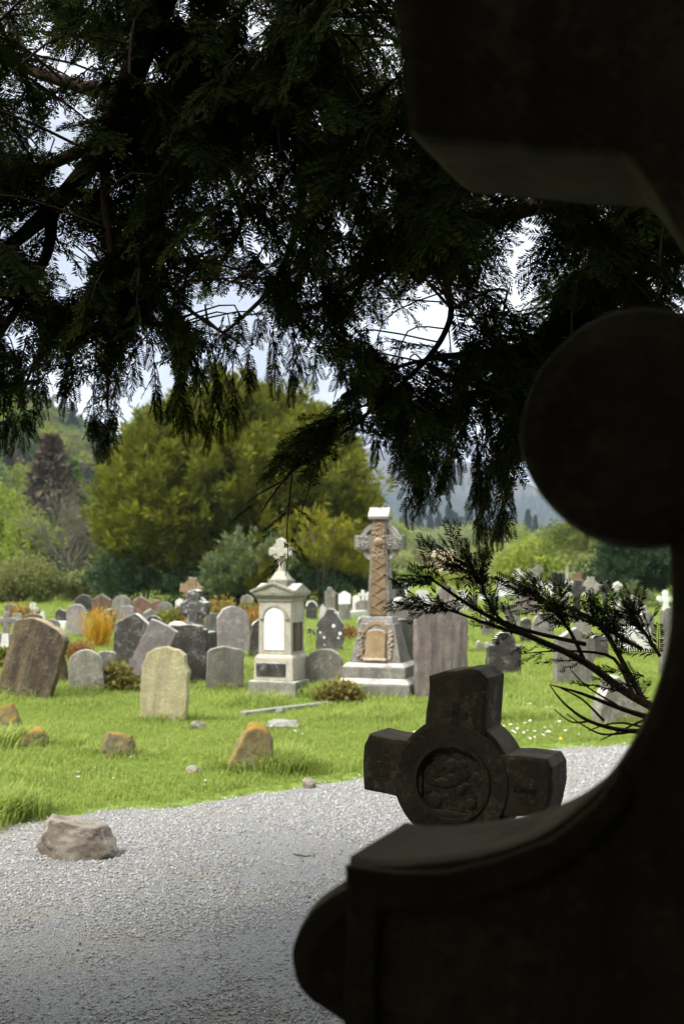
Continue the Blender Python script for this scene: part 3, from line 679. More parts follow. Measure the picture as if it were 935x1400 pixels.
o = grave('headstone', 'white arched stone with carved rim behind the high cross', 'round', 549, 819, 905, 30, 'lilac', 0, 18, 0, .14, rim='white')
grave('headstone', 'dark gabled stone alone on the grass right of the pink slab', 'shoulder', 687, 866, 926, 47, 'dark', 2, 12, 0, .12)
grave('headstone', 'grey pointed stone behind the dark yew branch', 'gable', 782, 858, 938, 54, 'grey', 3, 14, 0, .13)
grave('rough_stone', 'rough broken light brown stone low behind the bare twigs', 'rough', 846, 922, 990, 68, 'lichen', 0, 16, 0, .2)
# rows behind, left
GL = 'old headstones in the back row'
grave('headstone', 'grey round-topped stone with pale rim in front of the back row', 'round', 105, 826, 873, 27, 'lilac', 0, 4)
grave('headstone', 'dark round-topped stone at the start of the back row', 'round', 115, 813, 852, 24, 'dark', 0, 8, Y=35)
grave('headstone', 'dark gabled stone with a rusty orange streak in the back row', 'gable', 139, 812, 852, 26, 'orange', 0, 4, Y=35)
grave('headstone', 'grey round stone between the rusty streaked and red gabled ones', 'round', 167, 814, 852, 26, 'grey', 0, 2, Y=35)
grave('headstone', 'red sandstone gabled stone with white top in the back row', 'gable', 193, 815, 850, 27, 'red', 0, 6, Y=35.5)
grave('headstone', 'low red rounded stone at the end of the back row', 'round', 216, 820, 850, 20, 'red', 0, 9, Y=36)
grave('headstone', 'small grey-white round stone before the low red one', 'round', 226, 823, 853, 21, 'lichen', 0, 0, Y=33.5)
grave('ringed_cross', 'small brown ringed cross against the shade of the yew', 'celtic', 257, 790, 838, 31, 'tan', 8, -14, 0, .14, Y=37, cat='cross')
grave('headstone', 'tiny white pointed stone below the brown ringed cross', 'gable', 246, 818, 846, 11, 'white', 0, 0)
grave('headstone', 'pale stone top just behind the broken cross and the bramble', 'segment', 240, 850, 890, 26, 'white', 4, 3, Y=21)
grave('round_headstone', 'small round stone peeping over the bramble bank left of the tomb', 'round', 338, 813, 842, 18, 'lichen', 0, 0, Y=37)
# left edge
grave('marker_post', 'white upright marker post behind the leaning brown slate', 'round', 44, 824, 862, 8, 'white', 3, 5, Y=31)
grave('marker_post', 'shorter white marker post touching the taller white one', 'round', 50, 830, 862, 6, 'white', 0, 5, Y=31.3)
grave('marker_post', 'small white post with widened top near the black plaque', 'shoulder', 58, 838, 872, 8, 'white', 2, 0, Y=29)
grave('plaque_stone', 'dark upright plaque stone before the hedge at far left', 'flat', 83, 841, 858, 11, 'black', 0, 0, Y=36)
grave('headstone', 'low pale stone with white cap beside the pink tapered cross', 'segment', 24, 838, 872, 13, 'lichen', 0, 10, Y=29)
# centre back
grave('headstone', 'small dark stone with white rim right of the pedestal tomb', 'round', 426, 822, 848, 15, 'dark', 0, 6, rim='white')
grave('headstone', 'small dark broken stone tilting on the grass by the spotted stone', 'rough', 427, 857, 874, 13, 'dark', -12, 10)
grave('headstone', 'stepped grey stone behind the spotted ogee stone', 'shoulder', 451, 804, 846, 14, 'lichen', 0, 4, Y=38)
grave('headstone', 'narrow dark stone beside the white gabled headstone', 'segment', 459, 811, 846, 11, 'dark', 0, 4, Y=39)
grave('statue_stump', 'low white weathered stone by the small white-rimmed stone', 'rough', 441, 826, 848, 10, 'white', 4, 4, Y=36.5)
grave('headstone', 'white gabled headstone rising behind a grey one', 'gable', 471, 808, 848, 16, 'white', 0, 4, Y=36.8)
grave('headstone', 'grey square stone in front of the white gabled headstone', 'flat', 471, 825, 851, 16, 'grey', 0, 4, Y=34.5)
grave('headstone', 'small white round headstone between two white ones by the high cross', 'round', 487, 814, 842, 10, 'white', 0, 4)
grave('headstone', 'white cross-topped headstone just left of the high cross', 'trefoil', 496, 807, 840, 12, 'white', 0, 8, cat='cross', Y=41)
grave('headstone', 'white gabled stone half hidden by the high cross shaft', 'gable', 505, 808, 840, 10, 'white', 0, 8, Y=41.5)
grave('headstone', 'low broad grey stone with yellow lichen left of the high cross', 'segment', 497, 820, 845, 22, 'lichen', 0, 4, Y=37.5)
grave('headstone', 'dark pointed stone right of the high cross shaft', 'gothic', 546, 795, 838, 12, 'dark', 0, 8, Y=43)
grave('white_cross', 'small white cross standing right of the high cross shaft', 'trefoil', 556, 796, 838, 12, 'white', 0, 8, cat='cross', Y=42)
grave('headstone', 'grey rounded stone half behind the high cross shaft', 'round', 536, 803, 840, 10, 'grey', 0, 8, Y=41)
grave('headstone', 'greenish stone behind the white arched stone', 'round', 566, 822, 858, 14, 'lichen', 0, 10, Y=32)
grave('headstone', 'white broad headstone above the pink slab', 'notch', 577, 807, 838, 17, 'white', 0, 8, Y=42)
grave('headstone', 'slim white headstone next to the broad white one', 'gable', 588, 815, 842, 9, 'white', 0, 8, Y=39)
grave('headstone', 'mid grey stone rising over the right shoulder of the pink slab', 'round', 610, 800, 850, 24, 'pink', 0, 8, Y=36)
grave('headstone', 'small grey stone low on the grass between pink slab and dark gabled stone', 'rough', 656, 876, 893, 14, 'lichen', 0, 8)
grave('headstone', 'small pale stone beside the low grey one on the grass', 'segment', 667, 878, 893, 9, 'pale', 3, 8)
# right, far
grave('headstone', 'white round-topped headstone alone at the far edge', 'round', 686, 790, 818, 14, 'white', 0, 5)
grave('white_cross', 'tallest white cross-topped headstone at the far edge', 'trefoil', 708, 778, 812, 14, 'white', 0, 5, cat='cross', Y=70)
grave('headstone', 'light grey round headstone in front of the tallest white cross', 'round', 711, 795, 828, 16, 'grey', 0, 5)
grave('ringed_cross', 'light grey ringed cross beside the tallest white one', 'celtic', 724, 778, 816, 17, 'pale', 0, 5, cat='cross', Y=64)
grave('ringed_cross', 'mid grey cross peeping behind the light grey ringed cross', 'celtic', 735, 772, 810, 14, 'grey', 0, 5, cat='cross', Y=74)
grave('white_cross', 'small white cross low beside the brown round stone', 'trefoil', 741, 794, 819, 14, 'white', 0, 5, cat='cross')
grave('headstone', 'broad brown pointed headstone before the white far crosses', 'gothic', 722, 801, 842, 31, 'pink', 0, 8, t=.16)
grave('headstone', 'polished black headstone, first of the pair at the far hedge', 'flat', 757, 782, 806, 9, 'black', 0, 5)
grave('headstone', 'polished black headstone, second of the pair at the far hedge', 'segment', 767, 783, 806, 10, 'black', 0, 5)
grave('headstone', 'low white stone before the pair of black headstones', 'flat', 757, 795, 812, 14, 'grey', 0, 5)
grave('marker_post', 'thin tall white post beside the black headstones', 'flat', 775, 773, 812, 3, 'white', 0, 5, t=.12, Y=66, cat='post')
grave('headstone', 'white square headstone behind the dark cross', 'notch', 779, 794, 818, 14, 'white', 0, 5)
grave('headstone', 'reddish headstone at the far hedge', 'flat', 788, 783, 808, 13, 'red', 0, 5)
grave('headstone', 'white square headstone at the far hedge under the evergreen', 'flat', 813, 781, 806, 12, 'white', 0, 5)
grave('dark_cross', 'dark broad-armed cross in front of the light grey cross', 'celtic', 788, 793, 848, 24, 'dark', 0, 8, cat='cross', Y=38)
grave('ringed_cross', 'large light grey cross between two dark ones', 'celtic', 807, 789, 846, 27, 'pale', 0, 8, cat='cross', Y=41)
grave('dark_cross', 'dark slender cross beneath the evergreen shrub', 'celtic', 827, 795, 850, 17, 'dark', 0, 8, cat='cross', Y=36)
grave('headstone', 'beige pointed headstone left of the dark broad-armed cross', 'gothic', 768, 812, 850, 22, 'pale', 0, 8, Y=38)
grave('headstone', 'white leaning headstone under the evergreen shrub', 'gable', 840, 795, 836, 12, 'white', 6, 8, Y=43)
grave('headstone', 'beige double-rounded headstone right of the dark slender cross', 'shoulder', 863, 814, 858, 42, 'pale', 0, 8, Y=31)
grave('white_cross', 'white cross close to the near stone cross', 'trefoil', 909, 808, 858, 22, 'white', 0, 8, cat='cross', Y=33)
grave('chest_tomb', 'low white chest-like tomb behind the dark yew branch', 'flat', 866, 857, 893, 30, 'white', 0, 12, t=.5, cat='tomb')
grave('headstone', 'slim grey stone behind the twigs near the near cross', 'segment', 912, 830, 925, 22, 'grey', 2, 10)
grave('headstone', 'low brown stone seen through the yew branch', 'segment', 700, 826, 868, 20, 'lichen', 0, 8, Y=30)
grave('headstone', 'pale mauve stone seen through the thick of the yew branch', 'round', 742, 838, 880, 28, 'lilac', 0, 8, Y=26.5)
grave('headstone', 'dark little stone low beside the pale mauve one', 'round', 718, 845, 882, 14, 'dark', 0, 8, Y=25)

r = np.random.default_rng(77)
for i, (px_, top_, base_, w_, mt, shp, lb) in enumerate([
    (632, 806, 836, 12, 'white', 'round', 'white round stone first beside the far pink slab shoulder'), (644, 812, 840, 11, 'grey', 'gable', 'small grey gabled stone left of the far white kerb'),
    (660, 800, 822, 9, 'pale', 'round', 'small pale round stone just left of the lone white round-topped one'), (697, 796, 816, 8, 'white', 'gable', 'small white gabled stone right of the lone white round-topped one'),
    (668, 846, 872, 16, 'lichen', 'segment', 'low lichened stone beside the round grey-green bush'), (752, 798, 820, 10, 'white', 'round', 'white round stone below the black pair at the far hedge'),
    (796, 800, 816, 9, 'white', 'gable', 'tiny white gabled stone behind the two dark crosses'), (822, 786, 808, 8, 'white', 'round', 'tiny white round stone under the evergreen beside the square white one'),
    (833, 790, 812, 9, 'pale', 'trefoil', 'tiny pale cross under the evergreen shrub'), (756, 826, 858, 15, 'lilac', 'round', 'mauve round stone in front of the beige pointed headstone'),
    (798, 836, 872, 22, 'grey', 'segment', 'plain grey stone in front of the large light grey cross'), (838, 838, 880, 24, 'lichen', 'gable', 'lichened gabled stone in front of the dark slender cross'),
    (884, 836, 884, 20, 'grey', 'round', 'grey round stone beside the white cross by the near cross'), (820, 868, 905, 22, 'dark', 'segment', 'dark low stone left of the white chest-like tomb'),
    (520, 812, 840, 12, 'white', 'round', 'white round stone seen beside the high cross shaft'), (600, 806, 838, 12, 'white', 'trefoil', 'white cross above the left shoulder of the pink slab'),
    (622, 818, 850, 15, 'lichen', 'segment', 'lichened low stone right behind the pink slab'), (408, 828, 850, 14, 'grey', 'round', 'small grey round stone just behind the pedestal tomb shoulder'),
    (376, 836, 868, 18, 'lichen', 'gable', 'lichened gabled stone half behind the pedestal tomb'), (290, 838, 880, 22, 'grey', 'segment', 'grey stone between broken cross and tall rounded stone'),
    (70, 846, 890, 20, 'grey', 'round', 'grey round stone above the leaning brown slate shoulder'), (212, 842, 885, 24, 'dark', 'round', 'dark round stone behind the top of the leaning mauve slab'),
    (270, 832, 862, 18, 'lichen', 'round', 'lichened round stone just behind the broken cross'), (84, 832, 860, 14, 'dark', 'gable', 'small dark gabled stone left of the grey round-topped one'),
    (176, 828, 862, 20, 'lilac', 'segment', 'mauve stone before the middle of the back row'), (150, 832, 866, 16, 'dark', 'round', 'dark round stone behind the golden shrub'),
    (205, 832, 860, 18, 'grey', 'gable', 'grey gabled stone before the low red rounded one'), (12, 826, 856, 14, 'grey', 'round', 'grey round stone behind the pink tapered cross'),
    (498, 842, 870, 18, 'grey', 'round', 'grey round stone on the grass just left of the high cross'), (540, 846, 885, 20, 'dark', 'segment', 'dark low stone right behind the high cross pedestal')]):
    grave('headstone', lb, shp, px_, top_, base_, w_, mt, float(r.normal() * 4), float(r.uniform(-15, 20)))

# pink tapered cross at the left edge
x, y = at(8, depth(890)); pc = empty('tapered_cross', (x, y, H(x, y)), (0, R(2), R(8))); tag(pc, 'pink and white tapered little cross at the picture edge', 'cross')
k = y / F; bm = bmesh.new(); box_bm(bm, -14 * k, 14 * k, -12 * k, 12 * k, -.1, 24 * k, .62); link('base', bm_mesh('base', bm), M['pink'], pc)
bm = slab_bm(outline('trefoil', 22 * k, 30 * k), .1, seed=3); q = link('cross', bm_mesh('cross', bm), M['lilac'], pc); q.location = (0, 0, 23 * k)
bm = slab_bm([(-6 * k, 0), (6 * k, 0), (4 * k, 22 * k), (-4 * k, 22 * k)], .02, .004, 0, seed=4); q = link('panel', bm_mesh('panel', bm), M['white'], pc); q.location = (0, -11.5 * k, 2 * k); q.rotation_euler = (R(-11), 0, 0)

# broken white cross on its dark block
x, y = at(262, depth(925)); bc = empty('broken_cross', (x, y, H(x, y)), (0, R(3), R(-16))); tag(bc, 'broken white-crusted cross on a dark block behind the notched slate', 'cross')
k = y / F; hh = 1.0 / 1
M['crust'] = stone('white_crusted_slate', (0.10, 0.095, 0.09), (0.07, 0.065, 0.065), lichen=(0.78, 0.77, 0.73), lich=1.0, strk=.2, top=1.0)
bm = bmesh.new(); box_bm(bm, -31 * k, 31 * k, -24 * k, 24 * k, -.12, 62 * k, .86, .02); link('block', bm_mesh('block', bm), M['dark'], bc)
bm = slab_bm([(-13 * k, 58 * k), (13 * k, 58 * k), (8 * k, 72 * k), (8 * k, 86 * k), (20 * k, 84 * k), (21 * k, 102 * k), (9 * k, 104 * k), (10 * k, 116 * k), (2 * k, 119 * k), (-8 * k, 115 * k), (-9 * k, 104 * k), (-20 * k, 98 * k), (-17 * k, 83 * k), (-8 * k, 84 * k), (-7 * k, 70 * k)], .17, .02, .015, .04, 9)
link('cross', bm_mesh('cross', bm), M['crust'], bc)
bm = bmesh.new(); ring_bm(bm, 93 * k, 13 * k, 18 * k, .11, 28); link('ring', bm_mesh('ring', bm), M['crust'], bc)

# ------------------------------------------------------------------ pedestal tomb with its small cross
x, y = at(385, depth(951)); tomb = empty('pedestal_tomb', (x, y, H(x, y)), (0, 0, R(-20))); tag(tomb, 'cream stone pedestal tomb with arched white marble panel and small cross on top', 'tomb')
k = y / F / .97
def part(name, bm, mat, parent, loc=None, rot=None):
    o = link(name, bm_mesh(name, bm), M[mat], parent)
    if loc: o.location = loc
    if rot: o.rotation_euler = rot
    return o
def bx(*a, **q): return box_bm(bmesh.new(), *a, **q)
part('base', bx(-34 * k, 34 * k, -34 * k, 34 * k, -.12, 20 * k, bev=.02), 'lichen', tomb)
pl = part('plinth', bx(-28 * k, 28 * k, -28 * k, 28 * k, 20 * k, 50 * k, top=.97, bev=.012), 'cream', tomb)
part('tablet', bx(-24 * k, 17 * k, -29.2 * k, -27 * k, 26 * k, 43 * k, bev=.004), 'dark', pl)
part('plinth_moulding', bx(-27 * k, 27 * k, -27 * k, 27 * k, 50 * k, 54 * k, top=.88, bev=.004), 'cream', tomb)
die = part('die', bx(-23 * k, 23 * k, -23 * k, 23 * k, 54 * k, 124 * k, top=.985, bev=.006), 'cream', tomb)
z0 = 60 * k; a = 14 * k
part('marble_panel', slab_bm([(-a, z0), (a, z0)] + [(a * math.cos(t_), z0 + 42 * k + a * math.sin(t_)) for t_ in np.linspace(0, math.pi, 12)], .02, .003, 0, .1, 1), 'panel', die, (-.5 * k, -23 * k, 0))
bm = bmesh.new(); ring_bm(bm, z0 + 42 * k, a * 1.06, a * 1.32, .045, 20, 0, 180); box_bm(bm, -a * 1.5, -a * 1.06, -.022, .022, z0 + 40.5 * k, z0 + 42.5 * k, bev=.003); box_bm(bm, a * 1.06, a * 1.5, -.022, .022, z0 + 40.5 * k, z0 + 42.5 * k, bev=.003)
part('arch_moulding', bm, 'cream', die, (-.5 * k, -23 * k, 0))
part('side_panel', bx(22.4 * k, 23.6 * k, -16 * k, 16 * k, 58 * k, 96 * k, bev=.003), 'brown', die)
part('frieze', bx(-24.5 * k, 24.5 * k, -24.5 * k, 24.5 * k, 124 * k, 128 * k, bev=.003), 'cream', tomb)
bm = bmesh.new()
for i in range(15):
    for sx in (0, 1):
        c0 = -25 * k + i * 3.57 * k
        if sx: box_bm(bm, 24.5 * k, 26.5 * k, c0 - 1.1 * k, c0 + 1.1 * k, 128.3 * k, 131.2 * k, bev=0)
        else: box_bm(bm, c0 - 1.1 * k, c0 + 1.1 * k, -26.5 * k, -24.5 * k, 128.3 * k, 131.2 * k, bev=0)
part('dentils', bm, 'cream', tomb)
part('cornice', bx(-29 * k, 29 * k, -29 * k, 29 * k, 131.4 * k, 136 * k, top=1.06, bev=.004), 'cream', tomb)
for nm, ax in (('pediment', 0), ('pediment', 1)):
    bm = slab_bm([(-30 * k, 136.2 * k), (30 * k, 136.2 * k), (0, 147 * k)], 60 * k if ax == 0 else 59 * k, .006, 0, .2, 2); part(nm, bm, 'cream', tomb, None, (0, 0, R(90 * ax)))
for s in (1, -1):                                       # raking moulding of the front gable
    bm = bmesh.new(); box_bm(bm, 0, 33 * k, -32.4 * k, -27 * k, -1.6 * k, 1.6 * k, bev=.004)
    q = part('raking_moulding', bm, 'cream', tomb, (s * 31.6 * k if s < 0 else 0, 0, 136.6 * k if s < 0 else 148 * k), (0, R(-20) if s < 0 else R(20), 0))
part('cross_base', bx(-14 * k, 14 * k, -14 * k, 14 * k, 141 * k, 152 * k, bev=.008), 'lichen', tomb)
part('cross_foot', bx(-12 * k, 12 * k, -11 * k, 11 * k, 152 * k, 163 * k, top=.48, bev=.006), 'cream', tomb)
bm = slab_bm([(-5 * k, 162 * k), (5 * k, 162 * k), (3.6 * k, 182 * k), (6 * k, 186 * k), (15 * k, 183 * k), (17 * k, 189 * k), (15 * k, 195 * k), (6 * k, 193 * k), (6 * k, 204 * k), (0, 207 * k), (-6 * k, 204 * k), (-6 * k, 193 * k), (-15 * k, 195 * k), (-17 * k, 189 * k), (-15 * k, 183 * k), (-6 * k, 186 * k), (-3.6 * k, 182 * k)], .085, .012, .006, .04, 5)
cr_ = part('cross', bm, 'cream', tomb); bm = bmesh.new(); ring_bm(bm, 190 * k, 8.5 * k, 12.5 * k, .06, 28); part('ring', bm, 'cream', cr_)
M['mossy'] = leaf_mat('orange_moss', (0.2, 0.13, 0.02), (0.32, 0.24, 0.04), .1, 9)

# ------------------------------------------------------------------ the high cross
x, y = at(520, depth(953)); hc = empty('high_cross', (x, y, H(x, y)), (0, 0, R(-16))); tag(hc, 'tall carved Celtic high cross with ring and stepped base', 'cross')
k = y / F / .985
part('lower_step', bx(-50 * k, 50 * k, -44 * k, 44 * k, -.12, 18 * k, top=1, bev=.02), 'grey', hc)
part('lower_step_slope', bx(-50 * k, 50 * k, -44 * k, 44 * k, 18 * k, 25 * k, top=.87, bev=.005), 'lilac', hc)
part('upper_step', bx(-43 * k, 43 * k, -37 * k, 37 * k, 25 * k, 40 * k, bev=.012), 'grey', hc)
part('upper_step_slope', bx(-43 * k, 43 * k, -37 * k, 37 * k, 40 * k, 45 * k, top=.87, bev=.005), 'lilac', hc)
ped = part('pedestal', bx(-35 * k, 35 * k, -29 * k, 29 * k, 45 * k, 97 * k, top=.66, bev=.012), 'grey', hc)
tilt = math.atan(29 * .34 / 52)
a = 14 * k
tb = part('scroll_tablet', slab_bm([(-a, 0), (a, 0), (a * .95, 36 * k)] + [(a * .95 * math.cos(t_), 36 * k + 6 * k * math.sin(t_)) for t_ in np.linspace(.2, math.pi - .2, 8)] + [(-a * .95, 36 * k)], .06, .015, .003, .04, 6), 'tan', ped, (0, -28.5 * k, 48 * k), (R(-90) * 0 - tilt, 0, 0))
bm = bmesh.new(); mb_ = MB(); mb_.tube([(-a * 1.1, 0, 0), (a * 1.1, 0, 0)], [2.6 * k, 2.6 * k], 10); link('scroll_roll', mb_.mesh('scroll_roll', True), M['tan'], tb).location = (0, -.03, 0)
bm = bmesh.new(); ring_bm(bm, 32 * k, 15.5 * k, 20 * k, .07, 20, 15, 165); part('arch_moulding', bm, 'tan', ped, (0, -28 * k + .02, 48 * k), (-tilt, 0, 0))
for s in (-1, 1):                                      # carved strips either side of the tablet
    bm = bmesh.new(); r = np.random.default_rng(70 + s)
    for i in range(26):
        c = Vector((s * 20 * k + r.normal() * 1.8 * k, -1 * k, (2 + i * 1.45) * k)); bmesh.ops.create_icosphere(bm, subdivisions=1, radius=2.3 * k * r.uniform(.7, 1.2), matrix=Matrix.Translation(c))
    part('carved_foliage', bm, 'tan', ped, (0, -28.4 * k, 48 * k), (-tilt, 0, 0))
part('shaft_collar', bx(-22 * k, 22 * k, -18 * k, 18 * k, 97 * k, 106 * k, top=.86, bev=.012), 'lilac', hc)
shaft = part('shaft', bx(-15.5 * k, 15.5 * k, -12.5 * k, 12.5 * k, 106 * k, 236 * k, top=.62, bev=.006), 'grey', hc)
fr = part('carved_panel', slab_bm([(-12 * k, 108 * k), (12 * k, 108 * k), (8 * k, 234 * k), (-8 * k, 234 * k)], .03, .004, 0, .2, 7), 'tan', shaft, (0, -16.3 * k, 0), (R(-2.09), 0, 0))
bm = bmesh.new(); r = np.random.default_rng(71)         # zigzag and knot relief
for i in range(9):
    z_ = (112 + i * 8.0) * k; s = 1 if i % 2 else -1; mb_ = None
    ln = Matrix.Translation((0, -(14.2 - 4.75 * (z_ / k + 4 - 106) / 130) * k, z_ + 4 * k)) @ Matrix.Rotation(R(s * -32), 4, 'Y') @ Matrix.Diagonal((21 * k, .022, 1.3 * k, 1))
    bmesh.ops.create_cube(bm, size=1, matrix=ln)
for i in range(60):
    z_ = (184 + r.uniform(0, 46)) * k; x_ = r.uniform(-8, 8) * k
    bmesh.ops.create_icosphere(bm, subdivisions=1, radius=r.uniform(1.2, 2.2) * k, matrix=Matrix.Translation((x_, -(14.0 - 4.75 * (z_ / k - 106) / 130) * k, z_)))
part('interlace_relief', bm, 'tan', shaft)
zc = 205 * k
for s, nm in ((-1, 'arm'), (1, 'arm')):
    ar = part(nm, bx(8 * k if s > 0 else -34 * k, 34 * k if s > 0 else -8 * k, -9.5 * k, 9.5 * k, zc - 9.5 * k, zc + 9.5 * k, bev=.008), 'grey', hc)
    bm = bmesh.new(); r = np.random.default_rng(73 + s)
    for i in range(34): bmesh.ops.create_icosphere(bm, subdivisions=1, radius=r.uniform(1.1, 1.9) * k, matrix=Matrix.Translation((s * r.uniform(15, 31) * k, -9.4 * k, zc + r.uniform(-7, 7) * k)))
    part('knot_relief', bm, 'grey', ar)
bm = bmesh.new(); ring_bm(bm, zc, 21.5 * k, 27.5 * k, 10 * k, 48); part('ring', bm, 'lilac', hc)
bm = bmesh.new(); bmesh.ops.create_uvsphere(bm, u_segments=16, v_segments=10, radius=7 * k, matrix=Matrix.Translation((0, -9.5 * k, zc)) @ Matrix.Diagonal((1, .8, 1, 1))); part('boss', bm, 'tan', hc)
cap = part('cap', bx(-14 * k, 14 * k, -13 * k, 13 * k, 236 * k, 240 * k, bev=.006), 'lilac', hc)
bm = slab_bm([(-13.5 * k, 240 * k), (13.5 * k, 240 * k), (3 * k, 252 * k), (-3 * k, 252 * k)], 28 * k, .006, .002, .1, 8); part('cap_roof', bm, 'pale', cap, None, (0, 0, R(90)))

# ------------------------------------------------------------------ loose rocks, kerbs, flat stones
def rock(name, label, px, top, base, wpx, mat, seed, deep=.7, kind='lump', lean=0, yaw=0, cat='rock'):
    Y = depth(base) ; x = (px - CX) / F * Y; wd = wpx / F * Y; h = (EYE - (top - HOR) / F * (Y + wd * .2)) - H(x, Y)
    bm = bmesh.new(); bmesh.ops.create_icosphere(bm, subdivisions=5, radius=1.0); r = np.random.default_rng(seed); s0 = Vector(r.uniform(0, 50, 3))
    planes = [(Vector(unit(r.normal(size=(1, 3)))[0]), r.uniform(.62, .85)) for _ in range(9)]
    if kind == 'block': planes = [(Vector((.12, 0, 1)).normalized(), .42), (Vector((-1, -.15, .3)).normalized(), .7), (Vector((.9, -.1, .5)).normalized(), .62), (Vector((.1, -1, .45)).normalized(), .5), (Vector((.5, -.9, .25)).normalized(), .62), (Vector((-.55, -.8, .1)).normalized(), .66)] + planes[:2]
    if kind == 'spike': planes = [(Vector((.75, 0, .55)).normalized(), .62), (Vector((-.8, 0, .5)).normalized(), .58), (Vector((0, -1, .3)).normalized(), .6)] + planes[:3]
    if kind == 'egg': planes = [(Vector((-.9, -.1, .35)).normalized(), .66), (Vector((.2, -1, .2)).normalized(), .72), (Vector((.9, 0, .2)).normalized(), .78)]
    for v in bm.verts:
        p = v.co.copy()
        if kind == 'egg' and p.z > 0: p.x *= 1 - .3 * p.z
        for nrm, dd in planes:
            q = p.dot(nrm) - dd
            if q > 0: p -= nrm * q
        p += p.normalized() * (.07 * noise.fractal(p * 2.2 + s0, 1, 2, 6) + .03 * noise.noise(p * 8 + s0) + .015 * noise.noise(p * 21 + s0)); v.co = p
    lo = Vector([min(v.co[i] for v in bm.verts) for i in range(3)]); hi = Vector([max(v.co[i] for v in bm.verts) for i in range(3)])
    for v in bm.verts:
        v.co = Vector(((v.co.x - (lo.x + hi.x) / 2) / (hi.x - lo.x) * wd, (v.co.y - (lo.y + hi.y) / 2) / (hi.y - lo.y) * wd * deep, (v.co.z - lo.z) / (hi.z - lo.z) * h * 1.35 - h * .35))
    o = link(name, bm_mesh(name, bm, True), M[mat]); o.location = (x, Y + wd * deep * .3, H(x, Y)); o.rotation_euler = (0, R(lean), R(yaw)); tag(o, label, cat); return o
rock('boulder', 'angular flat-topped brown boulder half buried in the gravel path', 100, 1119, 1176, 118, 'rock', 3, .55, 'block', 5, -8, 'boulder')
rock('mossy_rock', 'upright pointed rock covered in rusty moss near the path', 340, 986, 1057, 64, 'mossrock', 5, .6, 'egg', 10)
rock('mossy_rock', 'small dark mossy boulder in the middle of the grass', 161, 1001, 1037, 52, 'mossrock', 9, .7, 'block', 3, 10)
rock('mossy_rock', 'low rock with rusty moss on top near the picture edge', 46, 993, 1024, 48, 'mossrock', 12, .8)
rock('mossy_rock', 'grey mossy rock cut off by the picture edge', 6, 962, 1010, 50, 'mossrock', 14, .8)
rock('stone', 'tiny flat reddish stone in the grass behind the pointed rock', 270, 985, 997, 23, 'rock', 15, .8, cat='stone')
rock('stone', 'small flat pale stone in the grass before the pointed rock', 264, 1046, 1059, 22, 'rock', 16, .8, cat='stone')
rock('stone', 'pale triangular stone on the edge of grass and gravel', 422, 1063, 1079, 20, 'rock', 17, .8, cat='stone')
rock('flat_stone', 'flat grey stone lying in the grass below the pedestal tomb', 386, 984, 998, 46, 'flat', 18, .9, cat='stone')
rock('flat_stone', 'flat white stone flush in the gravel path', 415, 1164, 1172, 30, 'flat', 19, .8, cat='stone')
rock('stone', 'pale small stone by the pedestal tomb grass', 383, 966, 975, 14, 'flat', 21, .8, cat='stone')
a_, b_ = G(332, 978), G(462, 962); d_ = b_ - a_
bm = bmesh.new(); box_bm(bm, 0, d_.length, -.05, .05, -.1, .055, bev=.015)
ke = link('kerb_stone', bm_mesh('kerb_stone', bm), M['flat']); ke.location = (a_.x, a_.y, H(a_.x, a_.y)); ke.rotation_euler = (0, 0, math.atan2(d_.y, d_.x)); tag(ke, 'long narrow kerb stone lying in the grass before the pedestal tomb', 'kerb')
for (pa, pb, lb) in (((60, 862), (92, 862), 'white kerb round a grave beside the grey round-topped stone'), ((655, 824), (702, 818), 'long white kerb at the foot of the far white headstones'), ((462, 848), (512, 843), 'pale rubble kerb at the foot of the white stones by the high cross')):
    a_, b_ = G(*pa), G(*pb); d_ = b_ - a_; bm = bmesh.new(); box_bm(bm, 0, d_.length, -.15, .15, -.1, .22, bev=.03)
    ke = link('kerb_stone', bm_mesh('kerb_stone', bm), M['white']); ke.location = (a_.x, a_.y, H(a_.x, a_.y)); ke.rotation_euler = (0, 0, math.atan2(d_.y, d_.x)); tag(ke, lb, 'kerb')

# ------------------------------------------------------------------ ringed stone cross a few steps away, in the shade
def disc_bm(bm, r, y0, y1, n=48, c=(0, 0)):
    A = [bm.verts.new((c[0] + r * math.cos(2 * math.pi * i / n), y0, c[1] + r * math.sin(2 * math.pi * i / n))) for i in range(n)]
    B = [bm.verts.new((v.co.x, y1, v.co.z)) for v in A]
    bm.faces.new(A); bm.faces.new(B[::-1])
    for i in range(n): bm.faces.new((A[i], A[(i + 1) % n], B[(i + 1) % n], B[i]))
    return bm
YM = 3.75; ctr = P(630, 1062, YM)
mc = empty('ringed_stone_cross', (ctr.x - ctr.z * math.sin(R(5)) * math.cos(R(24)), ctr.y + ctr.z * math.sin(R(5)) * math.sin(R(24)), 0), (0, R(5), R(-24))); tag(mc, 'dark short-armed stone cross with round recessed medallion beside the gravel path', 'cross')
cz = ctr.z
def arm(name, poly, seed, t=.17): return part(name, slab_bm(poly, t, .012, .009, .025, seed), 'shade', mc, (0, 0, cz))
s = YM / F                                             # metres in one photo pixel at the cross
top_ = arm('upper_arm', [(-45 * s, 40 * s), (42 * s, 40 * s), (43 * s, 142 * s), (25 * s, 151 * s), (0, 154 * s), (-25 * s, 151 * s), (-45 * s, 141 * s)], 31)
la = arm('arm', [(-126 * s, -28 * s), (-40 * s, -36 * s), (-40 * s, 44 * s), (-124 * s, 50 * s), (-130 * s, 34 * s), (-133 * s, 10 * s), (-130 * s, -12 * s)], 32)
